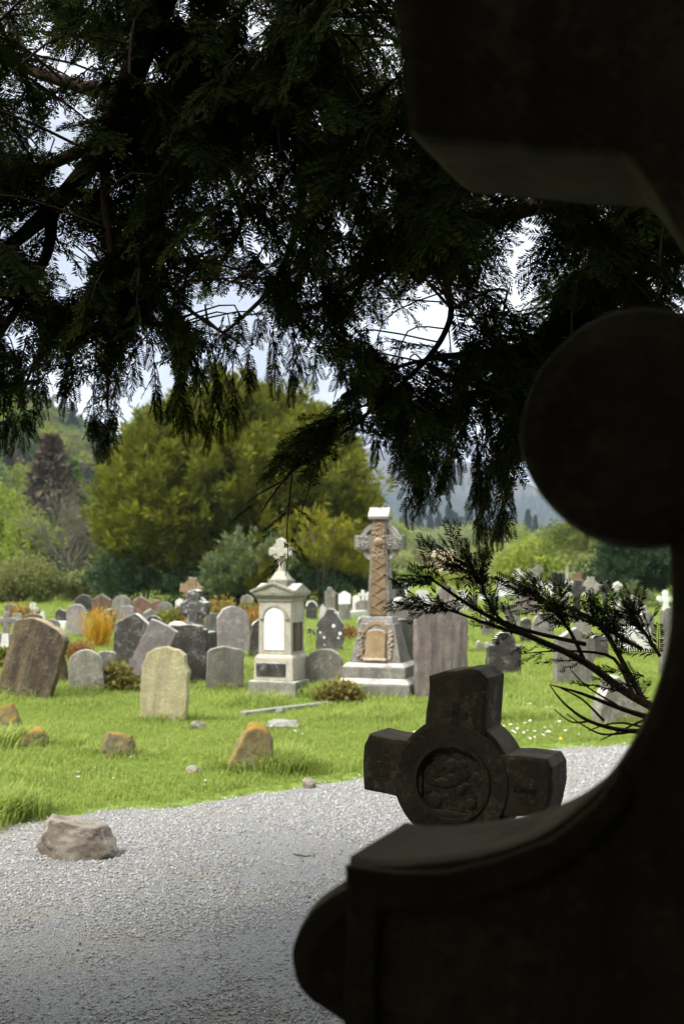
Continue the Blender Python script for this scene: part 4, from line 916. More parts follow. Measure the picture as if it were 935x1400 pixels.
ra = arm('arm', [(40 * s, -36 * s), (128 * s, -30 * s), (136 * s, -10 * s), (138 * s, 12 * s), (133 * s, 40 * s), (124 * s, 52 * s), (40 * s, 46 * s)], 33)
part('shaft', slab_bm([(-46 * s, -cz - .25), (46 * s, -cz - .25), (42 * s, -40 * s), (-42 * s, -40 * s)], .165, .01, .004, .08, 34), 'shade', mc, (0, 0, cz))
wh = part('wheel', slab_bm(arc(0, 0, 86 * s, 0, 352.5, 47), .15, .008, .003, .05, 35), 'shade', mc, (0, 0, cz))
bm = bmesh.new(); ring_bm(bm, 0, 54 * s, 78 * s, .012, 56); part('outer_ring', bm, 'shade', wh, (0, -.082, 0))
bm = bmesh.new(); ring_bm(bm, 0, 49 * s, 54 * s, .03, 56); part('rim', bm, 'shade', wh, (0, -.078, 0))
bm = bmesh.new(); r = np.random.default_rng(36)
for i in range(46):
    a = r.uniform(0, 6.28); q = 40 * s * math.sqrt(r.uniform()); bmesh.ops.create_icosphere(bm, subdivisions=2, radius=r.uniform(4, 10) * s, matrix=Matrix.Translation((q * math.cos(a), -.072, q * math.sin(a))) @ Matrix.Diagonal((r.uniform(.6, 1.6), .45, r.uniform(.6, 1.6), 1)))
part('medallion_carving', bm, 'shade', wh)
def small_cross(parent, cx, cz_, q):
    for w_, h_ in ((q, q * .3), (q * .3, q)):
        part('cut_cross', bx(cx - w_ / 2, cx + w_ / 2, -.0868, -.08, cz_ - h_ / 2, cz_ + h_ / 2, bev=.002), 'shade', parent)
small_cross(top_, -2 * s, 92 * s, 34 * s); small_cross(la, -96 * s, 8 * s, 30 * s); small_cross(ra, 100 * s, 6 * s, 30 * s)

# ------------------------------------------------------------------ the great stone cross close by
YAW = R(21); Y0 = 1.3
O = P(470, 1174, Y0); U = Vector((math.cos(YAW), -math.sin(YAW), 0)); D = Vector((math.sin(YAW), math.cos(YAW), 0))
def on_face(px, py):
    """Where a pixel's ray meets the plane of the cross's front face, as (along the face, up)."""
    d = Vector(((px - CX) / F, 1, -(py - HOR) / F)); c0 = Vector((0, 0, EYE)); t_ = (O - c0).dot(D) / d.dot(D); q = c0 + d * t_ - O
    return q.dot(U), q.z
nc = empty('great_stone_cross', (O.x, O.y, O.z), (0, 0, -YAW)); tag(nc, 'huge dark stone cross filling the right side, close to the viewer', 'cross')
axis_u = on_face(1330, 770)[0]
def near(name, pix, t, seed, y0=0.0, bev=.02, mirror=True, step=.05, jit=.004, curve=False):
    poly = [on_face(*p) for p in pix]
    if curve: poly = [(v.x, v.z) for v in spline([(a, 0, b) for a, b in poly], 4)]
    bm = slab_bm(poly, t, bev, jit, step, seed, y0=y0 + t / 2)
    o = part(name, bm, 'near', nc)
    if mirror:
        poly = [(2 * axis_u - x_, z_) for x_, z_ in reversed(poly)]; o = part(name, slab_bm(poly, t, bev, jit, step, seed + 1, y0=y0 + t / 2), 'near', nc)
    return o
TH = .215
gz_ = -O.z
ub = axis_u
def face_poly(pix):
    return [on_face(*p) for p in pix]
# hollow between head and arm, shaft: one half outline, mirrored about the axis
half = face_poly([(918, 1640), (560, 1560), (470, 1500), (470, 1174), (540, 1183), (610, 1181), (680, 1165), (750, 1134), (808, 1091), (850, 1042), (880, 985), (899, 920), (909, 850), (912, 780), (915, 700), (930, 610), (948, 500), (955, 400), (930, 318), (868, 222), (852, 206)])
half = [(half[0][0], gz_ - .1)] + half[:4] + [(v.x, v.z) for v in spline([(a, 0, b) for a, b in half[3:-1]], 4)][1:] + half[-1:]
upper = face_poly([(852, 206), (700, 196), (575, 190), (556, 178), (545, 110), (530, 0), (522, -90), (560, -200)])
left = half + upper[1:]
poly = left[::-1] + [(2 * axis_u - x_, z_) for x_, z_ in left]
seen = []
for p in poly:
    if not seen or (p[0] - seen[-1][0]) ** 2 + (p[1] - seen[-1][1]) ** 2 > 1e-6: seen.append(p)
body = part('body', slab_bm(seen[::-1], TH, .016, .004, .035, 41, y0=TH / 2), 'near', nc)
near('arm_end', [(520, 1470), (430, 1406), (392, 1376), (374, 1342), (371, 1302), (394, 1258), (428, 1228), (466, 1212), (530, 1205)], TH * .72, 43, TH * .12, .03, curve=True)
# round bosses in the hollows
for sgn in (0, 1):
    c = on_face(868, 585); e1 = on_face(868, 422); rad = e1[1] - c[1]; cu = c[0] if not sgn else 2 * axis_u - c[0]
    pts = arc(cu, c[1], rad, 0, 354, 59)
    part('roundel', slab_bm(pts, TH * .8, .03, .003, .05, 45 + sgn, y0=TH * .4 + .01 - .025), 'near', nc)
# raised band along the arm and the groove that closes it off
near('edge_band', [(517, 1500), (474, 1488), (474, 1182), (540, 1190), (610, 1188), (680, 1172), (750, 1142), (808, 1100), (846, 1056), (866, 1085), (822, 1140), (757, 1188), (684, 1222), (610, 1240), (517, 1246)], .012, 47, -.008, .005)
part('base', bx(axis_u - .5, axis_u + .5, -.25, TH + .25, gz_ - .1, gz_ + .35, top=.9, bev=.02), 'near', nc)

# ------------------------------------------------------------------ the overhanging yew
def needle_mat():
    m, t, b = new_mat('dark_yew_needles'); n = N(t)
    a = n('ShaderNodeAttribute', attribute_name='tint').outputs['Fac']; rr = n('ShaderNodeObjectInfo').outputs['Random']
    v = n.mix(n.math('MULTIPLY', a, 1.0), (0.014, 0.023, 0.006), (0.065, 0.085, 0.015))
    t.links.new(v, b.inputs['Base Color']); b.inputs['Roughness'].default_value = .8; b.inputs['Specular IOR Level'].default_value = .05
    tr = n('ShaderNodeBsdfTranslucent', {0: v}); ms = n('ShaderNodeMixShader', {0: .25, 1: b.outputs[0], 2: tr.outputs[0]})
    t.links.new(ms.outputs[0], t.nodes['Material Output'].inputs[0]); return m
M['needle'] = needle_mat()
def sprig(seed, L=.25, n_side=7, nl=.026, spacing=.0072, droop=.25):
    """A yew shoot: a stem with side shoots, all set with two flat rows of needles. Grows along +X, flat in XY, drooping to -Z."""
    r = np.random.default_rng(seed); mb = MB(); pos, ax, ti, rl = [], [], [], []
    def shoot(p, d, l, lev):
        d = d / np.linalg.norm(d); k = max(3, int(l / .03)); P_ = [p]; cur = d.copy()
        for i in range(k):
            cur = cur + np.array([0, 0, -droop * .5 / k * (1 + lev)]) + r.normal(size=3) * .03; cur /= np.linalg.norm(cur); P_.append(P_[-1] + cur * l / k)
        mb.tube(P_, np.linspace(.0022 if lev == 0 else .0014, .0007, k + 1), 3)
        P_ = np.array(P_); m_ = int(l / spacing)
        for j in range(m_):
            f = (j + .5) / m_ * k; i = min(int(f), k - 1); q = P_[i] + (P_[i + 1] - P_[i]) * (f - i); dd = unit((P_[i + 1] - P_[i])[None])[0]
            sd = np.cross(np.array([0, 0, 1.0]), dd); sd /= max(np.linalg.norm(sd), 1e-6)
            for s_ in (-1, 1):
                fade = min(1, .45 + (1 - j / m_) * 2.2)
                pos.append(q); ax.append((dd * .55 + sd * s_ * .85 + np.array([0, 0, r.normal() * .22 - .05])) * fade); ti.append(.15 + .75 * (j / m_) ** 2 + r.uniform(0, .2))
        return P_
    S = shoot(np.zeros(3), np.array([1., 0, .08]), L, 0)
    for i in range(n_side):
        f = .12 + .72 * (i + r.uniform(0, .6)) / n_side; p = S[min(int(f * (len(S) - 1)), len(S) - 2)]; s_ = 1 if i % 2 else -1
        shoot(p, np.array([.75, s_ * .7, r.normal() * .12]), L * (.5 - .32 * f) * r.uniform(.7, 1.3), 1)
    pos, ax = np.array(pos), np.array(ax); n = len(pos); ln = np.linalg.norm(ax, axis=1)
    side = unit(np.cross(ax, np.array([0, 0, 1.0]) + r.normal(size=(n, 3)) * .25)); A = unit(ax)
    Ln = (nl * np.minimum(ln, 1) * r.uniform(.8, 1.15, n))[:, None]; W = .0056
    V = np.stack([pos - side * W * .35, pos + A * Ln * .5 - side * W * .55, pos + A * Ln, pos + A * Ln * .5 + side * W * .55], 1).reshape(-1, 3)
    mb.add(V, np.arange(4 * n).reshape(n, 4), np.repeat(ti, 4))
    me = mb.mesh('yew_sprig'); me.materials.append(M['needle']); return me
def coarse():
    r = np.random.default_rng(310); B = r.normal(size=(90, 3)) * [.22, .16, .05] + [.25, 0, -.05]
    V, Fc, T = leaves(B, np.stack([np.ones(90), r.normal(size=90), r.normal(size=90) * .3 - .2], 1), .13, .034, r.uniform(0, 1, 90), r)
    me = mesh_np('yew_spray', V, Fc, T); me.materials.append(M['needle']); return me
SL = (.11, .16, .21, .26)
SPR = [sprig(300 + i, L=SL[i], n_side=(0, 2, 4, 6)[i]) for i in range(4)] + [coarse()]

TX, TY = 2.3, -2.4                                    # the trunk stands behind the viewer
yw = empty('overhanging_yew', (TX, TY, 0)); tag(yw, 'dark yew tree whose needled boughs overhang the top of the picture', 'tree')
def loc(p): return Vector(p) - Vector((TX, TY, 0))
mb = MB(); r = np.random.default_rng(60)
for k_ in range(7):
    a = k_ * .9; mb.tube([(.42 * math.cos(a), .42 * math.sin(a), -.3), (.34 * math.cos(a), .34 * math.sin(a), .8), (.3 * math.cos(a + .3), .3 * math.sin(a + .3), 2.2), (.42 * math.cos(a + .4), .42 * math.sin(a + .4), 3.6)], [.36, .3, .26, .2], 9)
link('trunk', mb.mesh('trunk', True), M['bark'], yw)

def bough(pts, r0, r1, n=6, k=7, name='bough', wob=.012):
    q = spline(pts, n); q = [p + Vector((noise.noise(p * 3), noise.noise(p * 3 + Vector((9, 0, 0))), noise.noise(p * 3 + Vector((0, 9, 0))))) * wob for p in q]
    mb = MB(); mb.tube([loc(p) for p in q], np.linspace(r0, r1, len(q)), k); link(name, mb.mesh(name, True), M['bark'], yw); return q
T0 = Vector((TX - .3, TY + .3, 3.4))
lines = []
# limbs the photograph shows: pixel, depth
lines.append(bough([T0, (1.0, -.4, 4.2), (.1, 1.8, 4.1), P(330, -260, 3.2), P(215, 0, 3.5), P(178, 110, 3.7), P(140, 200, 3.8), P(70, 285, 4.0), P(0, 345, 4.2), P(-120, 420, 4.4)], .07, .014))
lines.append(bough([P(150, 180, 3.78), P(142, 220, 3.75), P(147, 300, 3.7), P(158, 380, 3.7), P(150, 470, 3.65), P(146, 560, 3.6)], .02, .003))
lines.append(bough([P(140, 195, 3.8), P(100, 210, 3.9), P(45, 235, 4.0), P(-60, 280, 4.1)], .024, .012))
lines.append(bough([P(105, 240, 3.9), P(112, 262, 3.9), P(132, 280, 3.85)], .01, .006))
lines.append(bough([T0, (1.0, .6, 4.0), P(640, -350, 2.9), P(450, -20, 3.4), P(370, 85, 3.6), P(250, 122, 3.8), P(110, 118, 4.0), P(0, 80, 4.2), P(-120, 40, 4.5)], .05, .01))
lines.append(bough([T0, (2.3, .5, 3.7), P(1100, 60, 3.2), P(900, 235, 3.7), P(720, 285, 4.0), P(590, 335, 4.2), P(520, 370, 4.4), P(460, 405, 4.5), P(390, 440, 4.6)], .05, .005))
lines.append(bough([P(612, 325, 4.15), P(612, 380, 4.0), P(618, 430, 3.9), P(590, 485, 3.8), P(530, 545, 3.75), P(445, 608, 3.7), P(390, 650, 3.65), P(355, 700, 3.6)], .013, .002))
lines.append(bough([P(1000, 330, 4.0), P(850, 390, 4.2), P(720, 470, 4.3), P(620, 488, 4.2), P(540, 500, 4.1), P(470, 540, 4.0)], .018, .003))
lines.append(bough([P(960, 230, 4.6), P(800, 370, 4.7), P(740, 470, 4.6), P(700, 560, 4.5), P(675, 640, 4.4)], .022, .004))
lines.append(bough([P(900, 235, 3.7), P(830, 330, 4.0), P(760, 430, 4.2), P(700, 510, 4.2), P(610, 560, 4.2), P(570, 640, 4.2)], .018, .003))
lines.append(bough([P(450, -20, 3.4), P(420, 120, 4.4), P(415, 260, 4.8), P(380, 380, 4.9), P(300, 460, 4.9)], .03, .005))
lines.append(bough([P(178, 110, 3.7), P(230, 200, 4.2), P(215, 310, 4.4), P(235, 400, 4.4), P(330, 470, 4.3)], .022, .004))
lines.append(bough([P(70, 285, 4.0), P(60, 350, 3.9), P(20, 430, 3.8), P(-40, 520, 3.8)], .022, .006))
lines.append(bough([P(158, 380, 3.7), P(110, 420, 3.7), P(60, 480, 3.7), P(25, 560, 3.7)], .012, .003))
lines.append(bough([P(150, 440, 3.68), P(200, 440, 3.7), P(250, 460, 3.75), P(285, 540, 3.8)], .012, .003))
lines.append(bough([P(350, 90, 3.65), P(300, 200, 4.6), P(330, 300, 5.0), P(290, 380, 5.0)], .02, .005))
twig = lambda pts, r0=.008, r1=.0016: lines.append(bough(pts, r0, r1, 4, 4, 'twig', .02))
twig([P(445, 608, 3.7), P(430, 630, 3.68), P(412, 690, 3.66), P(395, 750, 3.64)], .004, .0008)
twig([P(395, 645, 3.65), P(390, 720, 3.6), P(392, 760, 3.6), P(390, 790, 3.6)], .003, .0007)
twig([P(530, 545, 3.75), P(480, 565, 3.7), P(440, 600, 3.7)], .005, .0012)
twig([P(390, 650, 3.65), P(350, 672, 3.62), P(330, 690, 3.6)], .004, .001)

# foliage: where it hangs, as lower limit per column, and the holes through which the sky shows
LOW = [(-400, 602), (-60, 577), (0, 574), (22, 574), (50, 542), (72, 510), (114, 507), (122, 565), (158, 572), (166, 520), (190, 488), (225, 525), (262, 552), (300, 566), (320, 548), (335, 495), (385, 480), (425, 500), (452, 470), (470, 570), (500, 576), (525, 612), (545, 620), (556, 705), (580, 700), (604, 662), (634, 646), (642, 575), (657, 560), (663, 690), (672, 742), (692, 742), (698, 655), (760, 640), (1200, 640)]
HOLES = [(95, 240, 27, 60), (155, 265, 15, 60), (90, 385, 40, 31), (60, 330, 35, 26), (330, 325, 30, 32), (235, 310, 14, 32), (300, 460, 45, 40), (350, 480, 26, 40), (395, 500, 31, 35), (395, 270, 13, 18), (350, 55, 16, 32), (210, 115, 13, 10), (455, 45, 12, 13), (430, 440, 16, 34), (485, 455, 18, 45), (580, 455, 39, 42), (560, 510, 27, 31), (640, 465, 26, 23), (715, 310, 29, 16), (668, 345, 18, 14), (725, 375, 14, 14), (655, 600, 15, 52), (100, 140, 18, 22), (30, 470, 23, 40), (205, 470, 24, 35), (120, 500, 18, 40), (480, 300, 12, 17), (520, 60, 10, 22), (250, 60, 12, 10), (445, 575, 34, 26), (10, 120, 12, 29), (900, 370, 12, 22), (150, 600, 8, 19), (40, 40, 14, 12), (520, 430, 19, 19)]
CLUMP = [[(452, 560), (466, 596), (452, 640), (440, 706), (420, 700), (404, 672), (372, 668), (340, 690), (352, 655), (376, 625), (400, 600), (430, 575)]]
lx = np.array([p[0] for p in LOW]); ly = np.array([p[1] for p in LOW])
def inside(poly, x, y):
    c = False; j = len(poly) - 1
    for i in range(len(poly)):
        (xi, yi), (xj, yj) = poly[i], poly[j]
        if (yi > y) != (yj > y) and x < (xj - xi) * (y - yi) / (yj - yi) + xi: c = not c
        j = i
    return c
def pix(p): return CX + p[0] / p[1] * F, HOR - (p[2] - EYE) / p[1] * F
def leafy(p):
    """How much foliage the photograph shows in this direction."""
    x, y = pix(p)
    if y > np.interp(x, lx, ly): return 1.0 if inside(CLUMP[0], x, y) else 0.0
    for hx, hy, a, b in HOLES:
        if ((x - hx) / a) ** 2 + ((y - hy) / b) ** 2 < 1: return .04
    return 1.0
r = np.random.default_rng(61)
PT, RO, SC, ID = [], [], [], []
def put(p, d, s, roll=None, k=None):
    """Hang a shoot at p growing along d."""
    d = Vector(d).normalized(); x_ = d; side = Vector((0, 0, 1)).cross(x_)
    if side.length < .05: side = Vector((r.normal(), r.normal(), 0))
    side.normalize(); up = x_.cross(side)
    m = Matrix((x_, side, up)).transposed(); m = m @ Matrix.Rotation(r.normal() * .5 if roll is None else roll, 3, 'X')
    k = int(r.integers(4)) if k is None else k
    PT.append(loc(p)); RO.append(m.to_euler()); SC.append(s); ID.append(k)
def try_put(p, d, s, edge_only=False):
    k = 3 if s > .8 else 2 if s > .62 else 1 if s > .45 else 0; s = r.uniform(.85, 1.2); L = SL[k] * s; dn = Vector(d).normalized()
    tips = (p + dn * L * .5, p + dn * L + Vector((0, 0, -.04 * s)))
    pr = min(leafy(q) for q in tips)
    if r.uniform() < pr: put(p, d, s, None, k); return True
    return False
# shoots along the limbs
for q in lines:
    for i in range(len(q) - 1):
        if q[i].y < 2.3 or i < 3: continue
        for _ in range(3):
            p = q[i] + (q[i + 1] - q[i]) * r.uniform(); az = r.uniform(0, 6.28)
            try_put(p, (math.cos(az), math.sin(az), -.5 + r.normal() * .35), r.uniform(.55, 1.0))
ALLP = np.array([tuple(v) for q in lines for v in q])
def nearest(p, far=1.1):
    """The point of a limb that carries what hangs at p."""
    d = np.linalg.norm(ALLP - np.array(p), axis=1) + 2 * np.maximum(0, p[2] - ALLP[:, 2]); i = int(d.argmin())
    return Vector(ALLP[i]) if d[i] < far else None
# side branches that fan out and droop, each carrying shoots
mbt = MB(); n_br = 0
for it in range(9000):
    if n_br >= 585: break
    px_ = r.uniform(-360, 1010); py_ = r.uniform(-160, 660); Y = 3.2 + 2.6 * r.uniform() ** 1.2
    p = P(px_, py_, Y)
    if leafy(p) < .5 or (py_ > 400 and r.uniform() < .4): continue
    az = r.uniform(0, 6.28); d = Vector((math.cos(az), math.sin(az), -.2 - .5 * r.uniform())).normalized(); L = r.uniform(.2, .5)
    st = [p + d * L * t + Vector((0, 0, -.22 * L * t * t)) for t in (0, .25, .5, .75, 1)]
    if min(leafy(q) for q in st) < .5: continue
    n_br += 1; hold = nearest(p, .8)
    if hold is not None and min(leafy(hold + (p - hold) * t) for t in (.25, .5, .75)) > .5: mbt.tube([loc(v) for v in spline([hold, (hold + p) / 2 + Vector((r.normal() * .03, r.normal() * .03, .04)), p], 3)], np.linspace(.006, .0042, 7), 3)
    mbt.tube([loc(q) for q in st], [.0045, .0038, .003, .002, .001], 3)
    for j in range(7):
        t = r.uniform(.05, 1); q = p + d * L * t + Vector((0, 0, -.22 * L * t * t)); sd = Vector((-d.y, d.x, 0)).normalized() * r.choice([-1, 1])
        try_put(q, d * .6 + sd * r.uniform(.4, 1) + Vector((0, 0, -.5 - .9 * r.uniform())), r.uniform(.35, .8))
    try_put(st[-1], d + Vector((0, 0, -.6)), r.uniform(.6, .9))
# fringe: hanging tips along the lower limit
for it in range(900):
    px_ = r.uniform(-60, 760); low = np.interp(px_, lx, ly); Y = r.uniform(3.3, 4.6)
    p = P(px_, low - r.uniform(20, 130), Y); az = r.uniform(0, 6.28)
    try_put(p, (.35 * math.cos(az), .35 * math.sin(az), -1), r.uniform(.4, .85))
STR = [(5, 600), (22, 612), (34, 598), (46, 585), (62, 560), (90, 560), (99, 548), (128, 600), (136, 615), (148, 624), (156, 602), (185, 530), (214, 560), (238, 584), (254, 590), (275, 600), (290, 606), (302, 600), (318, 580), (246, 548), (375, 522), (400, 540), (411, 530), (430, 524), (338, 540), (478, 588), (490, 592), (515, 626), (530, 604), (546, 640), (558, 705), (568, 694), (578, 700), (592, 664), (604, 680), (625, 642), (612, 655), (650, 735), (658, 742), (668, 745), (682, 742), (690, 722), (654, 690), (678, 660), (664, 700)]
for px_, py_ in STR:                                     # long hanging shoots that end the canopy
    Y = r.uniform(3.45, 4.1); l_ = r.uniform(110, 190); lean_ = r.normal() * 14; top_p = P(px_ + lean_, py_ - l_, Y + .05); hold = nearest(top_p); q = spline(([hold] if hold is not None else []) + [top_p, P(px_ + lean_ * .3, py_ - l_ * .5, Y), P(px_, py_ - 26, Y)], 4)
    mbt.tube([loc(v) for v in q], np.linspace(.0035, .001, len(q)), 3)
    put(q[-1], (r.normal() * .12, r.normal() * .12, -1), r.uniform(.75, .95), None, 0)
    for v in q[(5 if hold is not None else 1):]:
        for s_ in ((-1, 1) if r.uniform() < .4 else (r.choice([-1, 1]),)): put(v, (s_ * r.uniform(.1, .5), r.normal() * .4, -.9), r.uniform(.6, .85), None, 0)
for it in range(90):                                     # the dark clump at the end of the drooping bough
    p = P(r.uniform(350, 455), r.uniform(585, 690), r.uniform(3.6, 3.78)); az = r.uniform(0, 6.28)
    if inside(CLUMP[0], *pix(p)): try_put(p, (math.cos(az), .5 * math.sin(az), -.7), r.uniform(.35, .7))
for px_, py_, dx in ((392, 700, -1), (398, 735, .6), (390, 760, -.8), (380, 720, -1), (400, 690, 1), (345, 690, -1), (388, 742, .9)): put(P(px_, py_, 3.63), (dx, 0, -.8), .8, None, 0)
# the bough at the right that reaches out over the path
rb = [P(1250, 1080, 2.6), P(1010, 1010, 3.0), P(885, 962, 3.2), P(800, 905, 3.2), P(720, 868, 3.15), P(650, 832, 3.1), P(585, 790, 3.05)]
bq = bough([(TX - .1, TY + .35, 1.6), (2.6, -.6, .9), (2.5, 1.4, .8)] + rb, .022, .0025, 6, 6)
SUB = [([P(800, 905, 3.2), P(770, 850, 3.2), P(730, 812, 3.2), P(700, 800, 3.2)], .007), ([P(885, 962, 3.2), P(830, 870, 3.3), P(790, 838, 3.35), P(740, 828, 3.4)], .008),
       ([P(720, 868, 3.15), P(680, 858, 3.1), P(620, 838, 3.05), P(580, 832, 3.0)], .006), ([P(930, 990, 3.1), P(860, 975, 3.0), P(790, 948, 2.95), P(748, 936, 2.95)], .009),
       ([P(900, 1000, 3.0), P(850, 1000, 2.95), P(800, 985, 2.9), P(765, 960, 2.9), P(745, 935, 2.9)], .007), ([P(820, 985, 2.92), P(790, 955, 2.9), P(760, 940, 2.9)], .004),
       ([P(860, 1002, 2.95), P(820, 1005, 2.95), P(790, 990, 2.95), P(770, 975, 2.95)], .003), ([P(800, 985, 2.9), P(775, 985, 2.88), P(752, 968, 2.88)], .0025), ([P(840, 965, 2.98), P(800, 940, 2.95), P(775, 915, 2.95)], .003), ([P(880, 985, 3), P(845, 1000, 2.95), P(815, 1012, 2.9)], .003),
       ([P(870, 955, 3.2), P(840, 900, 3.25), P(780, 890, 3.25), P(715, 895, 3.3)], .006), ([P(880, 890, 3.3), P(840, 868, 3.3), P(800, 850, 3.3), P(745, 833, 3.3)], .006),
       ([P(905, 900, 3.3), P(870, 850, 3.3), P(835, 825, 3.3)], .006), ([P(930, 1010, 3.0), P(850, 990, 3.05), P(800, 1000, 3.0)], .004), ([P(800, 880, 3.2), P(690, 850, 3.15), P(655, 790, 3.1), P(625, 775, 3.1)], .006)]
sub_q = [bough(a, w_, .0012, 4, 4, 'twig', .012) for a, w_ in SUB]
def along(q, n, s0, s1, up=0.2, start=0):
    for _ in range(n):
        i = int(r.integers(start, len(q) - 1)); p = q[i] + (q[i + 1] - q[i]) * r.uniform(); d = (q[i + 1] - q[i]).normalized(); sd = Vector((r.normal(), r.normal(), r.normal() + up)).normalized()
        put(p, d * .9 + sd * .8, r.uniform(s0, s1), None, int(r.choice([0, 0, 1])))
end = bq[-13:]
along(end, 15, .6, .9, .5); along(sub_q[0], 20, .6, .9); along(sub_q[1], 22, .6, .9); along(sub_q[2], 7, .6, .85); along(sub_q[10], 3, .5, .7, 0, 6); along(sub_q[11], 22, .6, .9); along(sub_q[12], 22, .6, .9); along(sub_q[14], 22, .6, .85, .5, 5)
for px_, py_, dx in ((585, 790, -1), (590, 800, -1), (610, 780, .3), (640, 790, .2), (655, 785, .5), (670, 790, .3), (580, 832, -1), (600, 836, -.6)): put(P(px_, py_, 3.06), (dx, .1, .25 * r.normal() + .1), .75, None, 0)
for px_, py_ in ((845, 945), (870, 940), (880, 925)): put(P(px_, py_, 3.0), (-.9, 0, .2), 1.0, None, 0)
# unseen rest of the crown; low curtains round the viewer added for shade
for it in range(6300):
    q = r.uniform()
    if q < .62: p = Vector((r.uniform(-5.5, 7), r.uniform(-6.5, 3.2), r.uniform(2.9, 5.2))); ok = p.z > EYE + .47 * max(p.y, 0) + .95
    elif q < .8: p = Vector((r.uniform(-5.5, 7), r.uniform(-6.8, -4.2), r.uniform(.3, 3.2))); ok = True
    elif q < .9: p = Vector((r.uniform(-6.2, -3.2), r.uniform(-6, 3.0), r.uniform(.9, 3.4))); ok = p.x < -.5 * max(p.y, 0) - 1.9
    else: p = Vector((r.uniform(2.6, 7), r.uniform(-6, 5.0), r.uniform(.4, 3.4))); ok = p.x > .36 * max(p.y, 0) + 1.2
    if not ok or (p - Vector((TX, TY, p.z))).length < .8: continue
    az = r.uniform(0, 6.28); put(p, (math.cos(az), math.sin(az), -.5 + r.normal() * .3), r.uniform(.8, 1.4)); ID[-1] = 4
link('twigs', mbt.mesh('twigs'), M['bark'], yw)['kind'] = 'stuff'
for a_, z_ in ((0.2, 3.0), (1.2, 3.5), (2.2, 2.8), (3.1, 3.2), (4.0, 3.0), (5.0, 3.3), (5.7, 2.7)):
    bough([Vector((TX, TY, z_ - .3)), Vector((TX + 1.6 * math.cos(a_), TY + 1.6 * math.sin(a_), z_ + .9)), Vector((TX + 4 * math.cos(a_), TY + 4 * math.sin(a_), z_ + 1.2))] if a_ not in (2.2,) else [Vector((TX, TY, z_)), Vector((TX - 1.5, TY + .6, 4.4)), Vector((TX - 4.5, TY + 1.2, 4.6))], .13, .03)
print('sprigs', len(PT), 'branches', n_br)
scatter('foliage', PT, RO, SC, ID, SPR, yw)

# ------------------------------------------------------------------ grass and gravel
def tuft(seed, n=14, h=.075, spread=.05, wd=.0045):
    r = np.random.default_rng(seed); V, Fc, T = [], [], []
    for i in range(n):
        p = np.array([r.normal() * spread, r.normal() * spread, -.005]); a = r.uniform(0, 6.28); l = h * r.uniform(.5, 1.25); b = r.uniform(.15, .75)
        d = np.array([math.cos(a), math.sin(a), 0]); sd = np.array([-d[1], d[0], 0]) * wd * r.uniform(.7, 1.3); q = p + d * l * b * .3 + [0, 0, l * .6]; e_ = p + d * l * b + [0, 0, l * (1 - b * .25)]
        k = len(V); V += [p - sd, p + sd, q + sd * .7, q - sd * .7, e_]; Fc += [(k, k + 1, k + 2, k + 3), (k + 3, k + 2, k + 4, k + 4)]; t = r.uniform(); T += [t * .6, t * .6, t * .8 + .1, t * .8 + .1, t * .8 + .2]
    me = bpy.data.meshes.new('grass_tuft'); me.from_pydata([tuple(v) for v in V], [], [f if f[2] != f[3] else f[:3] for f in Fc])
    a_ = me.attributes.new('tint', 'FLOAT', 'POINT'); a_.data.foreach_set('value', np.array(T, np.float32)); me.materials.append(M['blade']); return me
M['blade'] = leaf_mat('grass_blades', (0.13, 0.2, 0.035), (0.39, 0.46, 0.11), .4, .9, 1.0, True)
TU = [tuft(400, h=.07), tuft(401, h=.055, n=16), tuft(402, h=.095, n=12), tuft(403, h=.15, n=16, spread=.04)]
r = np.random.default_rng(62); PT2, RO2, SC2, ID2 = [], [], [], []
stones_xy = [(o.location.x, o.location.y) for o in bpy.data.objects if o.parent is None and o.get('category') in ('gravestone', 'cross', 'tomb', 'rock', 'boulder') and o.location.y < 30]
def grass_at(x, y, s, i):
    PT2.append((x, y, H(x, y))); RO2.append((r.normal() * .1, r.normal() * .1, r.uniform(0, 6.28))); SC2.append(s); ID2.append(i)
def field(y0, y1, dens, s):
    n = int((y1 - y0) * dens * (y0 + y1) / 2 * .82)
    for _ in range(n):
        y = math.sqrt(r.uniform(y0 * y0, y1 * y1)); x = r.uniform(-.43, .39) * y
        dy = y - edge_y(x)
        if dy < .0 + .12 * r.uniform(): continue
        lush = noise.noise(Vector((x * 1.1, y * .8, 3)))
        if dy < .5 and r.uniform() > .72 + dy: continue
        grass_at(x, y, s * (1 + .55 * lush) * (.55 if dy < .35 else 1), int(r.choice([0, 1, 2], p=[.4, .4, .2])) if lush < .35 else int(r.choice([0, 2, 3], p=[.3, .5, .2])))
field(7.5, 14, 420, .8); field(14, 24, 170, 1.1); field(24, 45, 45, 1.7); field(45, 85, 9, 2.4)
for sx, sy in stones_xy:
    for _ in range(60):
        a = r.uniform(0, 6.28); q = r.uniform(.12, .42); x, y = sx + q * math.cos(a), sy - abs(.6 * q * math.sin(a)) + .1
        if y > edge_y(x) + .1: grass_at(x, y, r.uniform(.6, 1.1), int(r.choice([2, 3])))
for px_, py_, n_, s_ in ((455, 958, 160, 1.8), (380, 1055, 90, 1.5), (370, 1050, 60, 1.6), (150, 945, 110, 1.3), (10, 1020, 80, 1.6), (700, 985, 60, 1.3), (0, 1118, 120, 1.6)):
    c = G(px_, py_)
    for _ in range(n_): grass_at(c.x + r.normal() * .13, c.y + r.normal() * .12, s_ * r.uniform(.6, 1), 3)
print('tufts', len(PT2))
tag(scatter('grass', PT2, RO2, SC2, ID2, TU), 'short bright green grass between the graves', 'grass')

